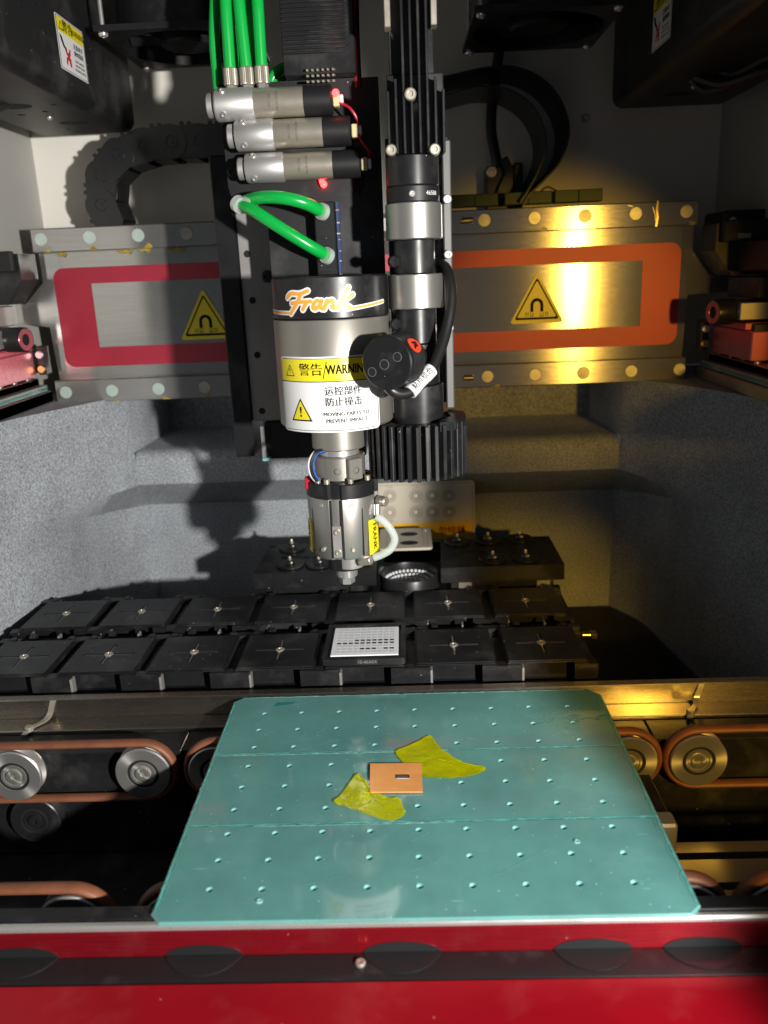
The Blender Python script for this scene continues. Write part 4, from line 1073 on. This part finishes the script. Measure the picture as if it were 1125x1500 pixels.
q = P(474,270,Y=259); g = G(); g.sphere(q, 2.1, 12, 8); g.box(q.x-2.6,q.x+.5,258,261.5,q.z+.5,q.z+3.4,.3); build('status_led', g, 'led_red', hd, label='glowing red light under the lowest regulator')
for a, b, c in (((494,150),(512,158),(525,200)),((520,190),(532,210),(538,235))):
    g = G(); g.tube(smooth([P(*a,Y=246),P(*b,Y=242),P((b[0]+c[0])/2+6,(b[1]+c[1])/2,Y=244),P(*c,Y=250)], 8), .85, 8); build('signal_wire', g, 'wire_red', hd)
q = P(524,262,Y=261.4); g = G(); g.prism([(q.x+4.5*math.cos(a), q.z+9*math.sin(a)) for a in [k*math.pi/10 for k in range(20)]], lambda u, v, d: (u, 261.8-d, v), .2, -.4); build('cable_slot', g, 'hole_black', bpl)
# manifold block with two hose fittings
a, b = P(459,296,Y=247), P(496,408,Y=247)
g = G(); g.box(a.x,b.x,247,261.8,b.z,a.z,.8); mf = build('manifold', g, 'anod_black', hd)
g = G(); g.box(b.x+.3,b.x+2.2,247.6,261,b.z,a.z,.2); pb = build('circuit_board', g, 'pcb_blue', mf)
g = G()
for k in range(7): zz = a.z-4-k*6.1-random.uniform(0,3); g.box(b.x+.2+random.random(),b.x+2.6,247.0,249,zz-random.uniform(.5,1.3),zz,.15)
stuff(build('board_parts', g, 'nickel', pb))
# spindle motor housing
g = G(); g.box(HX-33,HX+33,226,261.6,178,246,2); build('motor_mount', g, 'satin_black', hd)
g = G(); g.lathe([(0,255.6),(33.6,255.6),(35,254.6),(35,232.4),(34.4,231.8),(33,231.7)], (HX,HY,0), seg=80); col = build('motor_collar', g, 'satin_black', hd)
g = G(); g.lathe([(33,231.5),(35.0,231.3),(35.4,230.6),(35.4,168.6),(34.4,167.4),(17,167.2)], (HX,HY,0), seg=80); hs = build('motor_housing', g, 'alu_champagne', hd)
# script logo on the collar
LG = [[(368,604),(385,588),(420,588),(452,577)],[(424,590),(407,622),(378,662)],[(384,624),(410,619),(436,617)],
      [(444,616),(436,632),(428,646)],[(438,630),(450,617),(462,616)],
      [(500,617),(484,614),(471,628),(470,642),(482,642),(496,628),(503,614)],[(503,616),(497,634),(504,644),(514,638)],
      [(524,614),(517,630),(511,645)],[(515,634),(530,618),(544,614),(546,624),(540,638),(548,644),(556,638)],
      [(606,571),(585,605),(560,645)],[(620,598),(598,610),(574,624)],[(582,620),(596,636),(610,646)]]
BL = [[(284,664),(330,662),(372,660)], [(598,650),(660,645),(732,639)]]
zlogo = 236.0
def lg(p):
    px = 300+p[0]/2.8125; py = 220+p[1]/2.8125
    th = math.asin(max(-.985, min(.985, (px-484.0)/83.3)))
    return (35*th, (452.8-py)*.425 + 2.6*(1-math.cos(th))*1.0 + .0)
g = G()
for s_ in LG: g.flat(stroke([lg(p) for p in s_], 4.0, n=5), cmap(HX,HY,35,.12,zlogo))
for s_ in BL: g.flat(stroke([lg(p) for p in s_], 2.6, n=5), cmap(HX,HY,35,.12,zlogo))
lo_ = build('logo_outline', g, 'label_white', col)
g = G()
for s_ in LG: g.flat(stroke([lg(p) for p in s_], 2.0, n=5), cmap(HX,HY,35,.28,zlogo))
for s_ in BL: g.flat(stroke([lg(p) for p in s_], 1.2, n=5), cmap(HX,HY,35,.28,zlogo))
build('logo_lettering', g, 'orange_print', lo_)
# warning label
RH = 35.4; U0, U1 = -36.5, 31.5
zl1, zl0 = P(422,521,Y=197).z, P(428,629,Y=197).z; Hh = zl1-zl0
cm = lambda d: cmap(HX, HY, RH, d, zl0)
g = G(); g.flat(band(U0,U1,0,Hh,3.0,30), cm(.12)); lb = build('warning_label', g, 'label_white', hs)
hb = Hh*.675
g = G(); top = [p for p in band(U0+1.2,U1-1.2,0,Hh-1.2,2.4,30)]
g.flat([[(u, max(v, hb)) for u, v in p] for p in top], cm(.22)); build('yellow_header', g, 'sign_yellow', lb)
g = G(); f_ = cm(.34)
def bline(pts, wd=.35): g.flat(stroke(pts, wd, False, n=1, sm=False), f_)
us = [U0+1.2+(U1-U0-2.4)*k/24 for k in range(25)]
bline([(u, hb) for u in us], .5); bline([(u, 1.2) for u in us[1:-1]]); bline([(u, Hh-1.2) for u in us[1:-1]])
bline([(U0+1.2,3),(U0+1.2,Hh-3)]); bline([(U1-1.2,3),(U1-1.2,Hh-3)])
vh = (hb+Hh)/2-.6
a_, b_ = tri(-26.2, vh, 7.4, 7.0, .4), tri(-26.2, vh-.1, 6.2, 5.8, .3); g.flat(ring(a_, b_), f_); g.flat(text('!', 4.6, -26.2, vh-.7), f_)
g.flat(text('警告', 7.6, -11.6, vh, strike=.22), f_); g.flat(stroke([(-3.9,vh-5),(-1.4,vh+5)], .5, False), f_)
g.flat(text('WARNING', 7.8, 11.0, vh, sx=.70, strike=.42), f_)
g.flat(text('运控部件', 5.6, 7.5, hb-5.9, strike=.22), f_); g.flat(text('防止撞击', 5.6, 7.5, hb-12.2, strike=.22), f_)
g.flat(text('MOVING PARTS TO', 3.2, 9.0, hb-19.2, strike=.16), f_); g.flat(text('PREVENT IMPACT', 3.2, 9.0, hb-23.2, strike=.16), f_)
pr_ = build('print', g, 'print_black', lb)
def tstrip(cu, cv, wd, hg, n_=14):
    out = []
    for k in range(n_):
        a0_, a1_ = -1+2*k/n_, -1+2*(k+1)/n_; top = lambda q: cv-hg/2+hg*(1-abs(q))
        out.append([(cu+a0_*wd/2, cv-hg/2),(cu+a1_*wd/2, cv-hg/2),(cu+a1_*wd/2, top(a1_)),(cu+a0_*wd/2, top(a0_))])
    return out
g = G(); g.flat(tstrip(-19.5, hb-16.5, 15.2, 13.6), cm(.26)); build('warning_triangle', g, 'print_black', lb)
g = G(); g.flat(tstrip(-19.5, hb-16.8, 12.4, 11.2), cm(.36)); build('warning_triangle_fill', g, 'sign_yellow', lb)
g = G(); g.flat(text('!', 8.4, -19.5, hb-18.0, .02), cm(.5)); build('exclamation', g, 'print_black', lb)
# neck, clamp and gripper
g = G(); g.lathe([(16.2,168),(16.8,167.3),(16.8,151.5),(16,150.6),(0,150.6)], (HX,HY,0), seg=48); build('spindle_neck', g, 'alu_champagne', hd)
g = G(); g.lathe([(12.6,151),(12.8,146.6),(0,146.5)], (HX,HY,0), seg=40); build('spindle_shaft', g, 'steel_bright', hd)
g = G(); g.lathe([(12,146.4),(15.6,146.4),(16.2,145.8),(16.2,132.0),(15.4,131.4),(0,131.4)], (HX,HY,0), seg=48)
clp = build('clamp_ring', g, 'alu_champagne', hd)
for th, wd in ((.62,5.0),(-.02,3.5)):
    g = G(); m_ = Matrix.Rotation(-th, 3, 'Z').to_3x3(); m_ = Matrix.Rotation(th, 3, 'Z')
    g.box(HX-wd,HX+wd,HY-19.5,HY-14.5,132.2,146,.6, rot=m_, piv=(HX,HY,139)); 
    if th > .3: build('clamp_jaw', g, 'alu_champagne', clp)
    q = (HX+19.8*math.sin(th), HY-19.8*math.cos(th), 138.5 if th > .3 else 138)
    if th < .3: q = (HX+16.4*math.sin(th), HY-16.4*math.cos(th), 138)
    g2 = G(); g2.lathe([(2.0,.1),(1.4,-.9),(0,-1)], q, (math.sin(th),-math.cos(th),0), 14); build('clamp_screw', g2, 'hole_black', clp)
GX, GY = HX+.6, HY
def grip_r(k, seg=96):
    a = 2*math.pi*k/seg; th = math.atan2(math.cos(a), -(math.sin(a)))       # 0 faces the camera side
    for s_ in (-.13, 1.3, -1.45, 2.8):
        if abs((th-s_+math.pi) % (2*math.pi)-math.pi) < .135: return .925
    return 1.0
g = G(); g.lathe([(18,131.2),(22.6,131.2),(23.3,130.4),(23.3,121.6)], (GX,GY,0), seg=96, rfun=grip_r); build('gripper_collar', g, 'satin_black', hd)
for th in (-.75, .35, 1.0, -.4):
    g = G(); q = (GX+20.3*math.sin(th), GY-20.3*math.cos(th)); g.cyl((*q,130.8),(*q,134.2),1.9,14); build('collar_bolt', g, 'nickel', hd)
g = G(); g.lathe([(22.9,121.4),(23.2,120.6),(22.0,82.5),(21.2,81.2),(11,80.8)], (GX,GY,0), seg=96, rfun=grip_r); gb = build('gripper_body', g, 'alu_gray', hd)
th = -.13; ny = GY-21.6
g = G(); g.box(GX-6.0,GX+.1,ny-.9,ny+2,83.5,104.5,.4); sp_ = build('slot_plate', g, 'steel_bright', gb)
for z in (100.5, 86.8):
    g = G(); g.lathe([(2.0,0),(2.0,.8),(1.6,1.2),(.8,1.2),(.7,.5),(0,.5)], (GX-2.9,ny-.9,z), (0,-1,0), 14); build('screw', g, 'nickel', sp_)
for th_ in (-.13-.15, -.13+.15, .62, -.95):
    g = G(); m_ = Matrix.Rotation(th_, 3, 'Z'); g.box(GX-.45,GX+.45,GY-23.0,GY-21.2,83,121,.1, rot=m_, piv=(GX,GY,100)); build('gap_shadow_line', g, 'hole_black', gb)  # black strips: slot-edge shadow lines painted in, with further dark gaps
for th_, z_ in ((.3,117.5),(-.55,117.5),(.3,88),(-.6,88)):
    g = G(); q = (GX+22.6*math.sin(th_), GY-22.6*math.cos(th_), z_); g.lathe([(1.5,-.6),(1.5,.5),(1.1,.8),(.6,.8),(0,.2)], q, (math.sin(th_),-math.cos(th_),0), 12); build('body_screw', g, 'nickel', gb)
def yellow_tag(th0, th1, z0, z1, flip):
    m_ = lambda d: (lambda u, v: (GX+(22.9+d)*math.sin(u), GY-(22.9+d)*math.cos(u), v))
    g = G(); us_ = [th0+(th1-th0)*k/5 for k in range(6)]
    g.flat([[(u0,z0),(u1,z0),(u1,z1),(u0,z1)] for u0, u1 in zip(us_, us_[1:])], m_(.5)); y_ = build('name_tag', g, 'sign_yellow', gb)
    g = G(); tm = (th0+th1)/2; sc_h = (th1-th0)*22.9
    for poly in text('FRANK', 5.6, 0, 0, strike=.2): g.flat([[(tm+v/22.9, (z0+z1)/2-u) for u, v in poly]], m_(.7))
    build('print', g, 'print_black', y_)
yellow_tag(.80, 1.28, 82.5, 105.5, 0); yellow_tag(-1.5, -1.05, 84, 106, 1)
g = G(); g.lathe([(11.6,80.6),(12.2,79.8),(12.2,70.6),(11.4,69.8),(7,69.6)], (GX,GY,0), seg=40); build('nozzle_flange', g, 'satin_black', hd)
g = G(); g.lathe([(9.4,80.5),(9.4,72)], (GX+3,GY-4,0), seg=40); build('flange_sleeve', g, 'alu_plate', hd)
g = G(); g.lathe([(7.2,70),(7.2,63.8),(6.2,62.6),(0,62.6)], (GX,GY,0), seg=32); nz_ = build('nozzle_holder', g, 'steel_bright', hd)
g = G(); g.lathe([(5.2,63),(5.2,58.6),(4.6,58),(0,58)], (GX,GY,0), seg=6); build('hex_tip', g, 'steel_bright', nz_)
for p0, p1 in ((P(553,733,Y=212), P(566,735,Y=208)), (P(527,822,Y=203), P(544,820,Y=200))):
    g = G(); g.cyl(p0, p1, 3.2, 16); g.lathe([(3.9,1),(3.9,3.4)], p0, p1-p0, 6); build('air_fitting', g, 'nickel', hd)
q0, q1 = P(552,738,Y=207), P(552,755,Y=205)
g = G(); g.cyl(q0, q1, 2.2, 14); build('fitting_stem', g, 'steel_bright', hd)
for m_, dx in (('wire_white',0),('cable_black',3),('wire_blue',5)):
    g = G(); g.tube(smooth([P(472+dx,660,Y=205),P(460+dx,664,Y=201),P(453+dx,678,Y=199),P(455+dx,694,Y=199),P(462+dx,704,Y=200)], 6), 1.1 if dx != 3 else 1.6, 8); build('motor_wire', g, m_, hd)
g = G(); g.box(GX-22.6,GX-19,GY-11,GY-8,126,134,.5); build('wire_plug', g, 'wire_red', hd)

# ---- hoses
g = G(); g.tube(smooth([P(551,757,Y=204),P(560,762,Y=203),P(572,775,Y=202),P(578,790,Y=202),P(572,804,Y=202),P(560,812,Y=202),P(547,817,Y=202)], 8), 2.6, 14, caps=False)
tag(build('clear_hose', g, 'clear_hose'), 'short clear air hose looping at the side of the gripper', 'hose')
def hose(label, pts, r=3.6):
    g = G(); g.tube(smooth(pts, 9), r, 16); return tag(build('air_hose', g, 'hose_green', ang=60), label, 'hose', 'green air hoses')
hose('upper bright green hose bowed across the head plate to the manifold', [P(353,300,Y=254),P(362,294,Y=246),P(385,289,Y=238),P(415,290,Y=234),P(445,297,Y=236),P(464,306,Y=242),P(475,311,Y=248)], 3.9)
hose('lower bright green hose running diagonally across the head plate to the manifold', [P(346,297,Y=256),P(352,299,Y=246),P(372,309,Y=238),P(400,327,Y=235),P(430,346,Y=236),P(460,364,Y=240),P(482,376,Y=248)], 3.9)
ft = [((353,301),(372,297)),((475,311),(469,309)),((482,376),(476,373)),((347,297),(353,302))]
for a, b in ft:
    g = G(); p0, p1 = P(*a,Y=246), P(*b,Y=243); g.cyl(p0, p1, 5.2, 16); tag(build('hose_fitting', g, 'clear_plastic'), {353:'clear hose fitting where the upper green hose leaves the plate',475:'clear hose fitting at the upper port of the manifold',482:'clear hose fitting at the lower port of the manifold',347:'clear hose fitting where the lower green hose leaves the plate'}[a[0]], 'fitting')
TOP = [((337,104),(330,0),'front green hose on the left knurled fitting'),((361,103),(350,0),'front green hose on the middle knurled fitting'),((383,101),(377,0),'front green hose on the right knurled fitting')]
for (bx_, by_), (tx, ty), lab in TOP:
    b = P(bx_, by_, Y=252)
    f = thing('hose_coupling', {337:'left knurled nickel hose coupling above the top regulator',361:'middle knurled nickel hose coupling above the top regulator',383:'right knurled nickel hose coupling above the top regulator'}[bx_], 'coupling', P(bx_, by_+29, Y=252), 'knurled hose couplings')
    zb = P(bx_, by_+29, Y=252).z; zt_ = b.z+1.5
    g = G(); g.lathe([(2,zb+2.5-zb),(4.1,2.8),(4.3,3.4),(4.3,zt_-zb-.6),(3.9,zt_-zb),(2,zt_-zb)], (b.x,252,zb), seg=48, rfun=lambda k: 1.0 if k % 2 else .93); build('knurled_nut', g, 'nickel', f, ang=15)
    g = G(); g.lathe([(3.2,-1.5),(3.6,-.5),(3.6,2.4),(2.4,3)], (b.x,252,zb), seg=6); build('hex_base', g, 'steel_bright', f)
    hose(lab, [b, P(bx_+(tx-bx_)*.35, by_-35, Y=251), P(bx_+(tx-bx_)*.75, by_-75, Y=250), P(tx, ty, Y=250), P(tx-4, ty-70, Y=252)])
hose('outermost green hose hanging at the left edge of the head', [P(321,150,Y=268),P(318,110,Y=266),P(314,60,Y=264),P(315,0,Y=262),P(318,-60,Y=262)], 3.4)
hose('rear green hose seen between the middle and right hoses', [P(366,120,Y=274),P(367,90,Y=272),P(370,40,Y=270),P(366,0,Y=270),P(364,-60,Y=270)], 3.4)
hose('rear green hose close behind the left front hose', [P(341,125,Y=276),P(344,70,Y=274),P(343,20,Y=272),P(340,-50,Y=272)], 3.0)
hose('short green hose bending behind the ribbed drive block', [P(398,140,Y=275),P(397,122,Y=272),P(404,108,Y=272),P(418,100,Y=276),P(440,98,Y=290)], 3.4)
hose('second short green hose bending behind the ribbed drive block', [P(408,140,Y=282),P(407,125,Y=280),P(414,113,Y=280),P(428,106,Y=288),P(446,104,Y=296)], 3.2)

# ================================================================== inspection camera column
VX, VY = 8.6, 217.0
vc = thing('inspection_camera', 'black and grey camera column with finned top and ribbed ring light below', 'camera', (VX, VY, 133))
g = G(); g.box(-7,31.5,246,262,172,334,.6); build('column_plate', g, 'satin_black', vc)
g = G(); g.box(27.0,32.0,233,245.8,170,330,.7); mp_ = build('mount_rail', g, 'alu_dark', vc)
for px, py in ((651,292),(651,373),(651,480)):
    q = P(px, py, Y=231.8); g = G(); g.lathe([(2.7,0),(2.7,1.2),(2.2,1.6),(1,1.6),(.9,.8),(0,.8)], (29.5, 231.8, q.z), (0,-1,0), 16); build('screw', g, 'steel_bright', mp_)
# finned camera body
g = G(); g.box(-4.4,27.4,214,244,320,362,.5); g.box(-2.6,22.4,216,244,362.2,480,.5); build('camera_body', g, 'satin_black', vc)
nf = 8
for k in range(nf):
    x = -4.6+k*(32.2-1.5)/(nf-1); g = G(); top = 352 if k in (0, 7) else 358 if k in (1, 6) else 480
    g.box(x,x+1.5,203.5,213.8,319.6,top,.3); build('fin', g, 'satin_black', vc)
for x in (-4.4, 20.8): g = G(); g.box(x,x+3.4,206,215.6,384,480,.4); build('steel_rib', g, 'nickel', vc)
for px, py, r in ((601,138,3.3),(573,220,3.1),(637,219,3.1)):
    q = P(px, py, Y=203); g = G(); g.lathe([(r,4),(r,-1.4)][::-1] + [] if False else [(r,-6),(r,1.2),(r*.8,1.7),(r*.5,1.7),(r*.45,.6),(0,.6)], q, (0,-1,0), 18); build('cap_screw', g, 'nickel', vc)
def seg(name, m_, r, z0, z1, ch=.5, parent=vc, s_=64):
    g = G(); g.lathe([(0,z0),(r-ch,z0),(r,z0+ch),(r,z1-ch),(r-ch,z1),(0,z1)], (VX,VY,0), seg=s_); return build(name, g, m_, parent)
seg('lens_ring', 'satin_black', 15.3, 303.2, 319.2)
nr = seg('number_ring', 'plastic_black', 15.5, 294.2, 303.0)
g = G(); g.flat(text('46588', 3.3, 11.8, 298.6, .0), cmap(VX,VY,15.5,.12)); build('number_print', g, 'label_white', nr)
g = G(); g.lathe([(1.9,0),(1.9,.5),(1.4,.9),(.8,.9),(0,.2)], (VX-.6,VY-15.5,298.4), (0,-1,0), 14); build('set_screw', g, 'steel_bright', nr)
def clamp(z0, z1):
    g = G(); g.lathe([(12,z0),(16.0,z0),(16.4,z0+.5),(16.4,z1-.5),(16.0,z1),(12,z1)], (VX,VY,0), seg=64); c_ = build('clamp', g, 'alu_gray', vc)
    g = G(); g.box(VX-15,VX+17.5,VY+4,246,z0+.3,z1-.3,.5); build('clamp_base', g, 'alu_gray', c_)
    return c_
clamp(274, 294); clamp(234.6, 254.4)
seg('lens_tube', 'satin_black', 12.2, 254.6, 273.8); seg('lens_tube', 'satin_black', 12.3, 214, 234.4)
seg('beam_splitter', 'satin_black', 13.4, 189, 213.8)
seg('lens_barrel', 'satin_black', 15.6, 160, 188.8)
for z in (262, 226): g = G(); g.cyl((VX-14,VY-6,z),(VX-12,VY-8,z),3.4,18); build('thumb_screw', g, 'satin_black', vc)
# ribbed ring light at the bottom of the column
g = G()
for k in range(48):
    pass
def gear(k): return 1.0
g.lathe([(18,133.5),(25,133.5),(25,166.5),(18,166.5),(18,133.5)], (VX-1.5,VY,0), seg=48); rb = build('heat_sink_ring', g, 'powder_black', vc)
proto = None; NF = 34
for k in range(NF):
    th = 2*math.pi*k/NF
    if proto is None:
        g = G(); g.box(VX-1.5-1.25,VX-1.5+1.25,VY-31.3,VY-24.6,133,167,.35); proto = build('cooling_fin', g, 'powder_black', rb, at=(VX-1.5,VY,150))
    else: inst('cooling_fin', proto, rb, (VX-1.5,VY,150), rot=(0,0,th))
g = G(); g.prism([(VX+12,VY-26),(VX+22,VY-21),(VX+29,VY-8),(VX+29,VY+12),(VX+20,VY+22),(VX+18,VY+14),(VX+20,VY-4),(VX+12,VY-18)], lambda u, v, d: (u, v, d), 163, 168.5); build('ring_lip', g, 'satin_black', vc)
# coaxial lamp pointing at the viewer
f0 = P(566,532,Y=160); f1 = P(601,523,Y=193); ax = (f1-f0)
axn = ax.normalized()
g = G(); prof = [(0,0),(14.2,0),(15.0,.8),(15.0,3.4)]
h = 3.4
while h < 20: prof += [(14.3,h+.25),(14.3,h+1.0),(15.0,h+1.25),(15.0,h+2.0)]; h += 2.0
prof += [(14.6,h+.3),(9,h+.5),(9,ax.length+4),(0,ax.length+4)]
g.lathe(prof, f0, axn, 56); kn = build('coaxial_lamp', g, 'satin_black', vc)
for px, py, r in ((545,545,2.3),(563,534,2.5),(582,523,2.3)):
    d = FWD + RGT*((px-562.5)/F_PX) - UPV*((py-750)/F_PX); t = (f0-CAM).dot(axn)/d.dot(axn); q = CAM+d*t
    g = G(); g.lathe([(r*1.15,.05),(r,.15),(r*.9,-.6),(0,-.7)], q, -axn, 16); hh_ = build('face_screw', g, 'groove_gray', kn)
    g = G(); g.lathe([(r*.85,.2),(0,.22)], q, -axn, 14); build('screw_socket', g, 'hole_black', hh_)
# red oval sticker on the lamp's side
s1 = axn.cross(Vector((0,0,1))).normalized(); s2 = s1.cross(axn).normalized()
def km(d):
    def f(u, v):      # u round the lamp, v along it
        a = u/15.0; return f0 + axn*v + (s1*math.sin(a)+s2*math.cos(a))*(15.0+d)
    return f
a0 = 15*.95
g = G(); g.flat([[(a0+(4.6*math.cos(t)), 11.5+7.5*math.sin(t)) for t in [k*math.pi/12 for k in range(24)]]], km(.5)); rsx = build('oval_sticker', g, 'red_sticker', kn)
g = G(); g.flat(text('R', 8, a0, 11.5, .02), km(.75)); build('print', g, 'print_black', rsx)
# lamp cable and its tag
g = G(); cp = smooth([P(640,385,Y=232),P(652,392,Y=222),P(660,415,Y=212),P(660,450,Y=206),P(652,490,Y=200),P(640,525,Y=192),P(624,554,Y=184),P(606,571,Y=178),P(588,577,Y=174),P(573,571,Y=172),P(566,560,Y=174)], 8)
g.tube(cp, 3.3, 14); lc = tag(build('lamp_cable', g, 'cable_black', ang=60), 'black cable curling from the camera column down to the round lamp', 'cable')
ct = thing('cable_tag', 'white printed sleeve on the lamp cable', 'cable tag', P(615,565,Y=180))
t0, t1 = P(600,575,Y=176.5), P(632,541,Y=187)
g = G(); g.cyl(t0, t1, 4.3, 20, .2); build('sleeve', g, 'label_white', ct)
dv_ = (t1-t0); L_ = dv_.length; dn = dv_.normalized(); fr1 = (CAM-t0); fr1 = (fr1-dn*fr1.dot(dn)).normalized(); fr2 = fr1.cross(dn)
if fr2.z < 0: fr2 = -fr2
g = G(); g.flat(text('粘片组合', 4.2, L_/2, 0, strike=.12), lambda u, v: t0+dn*u+(fr1*math.cos(v/4.3)+fr2*math.sin(v/4.3))*4.42); build('print', g, 'print_black', ct)
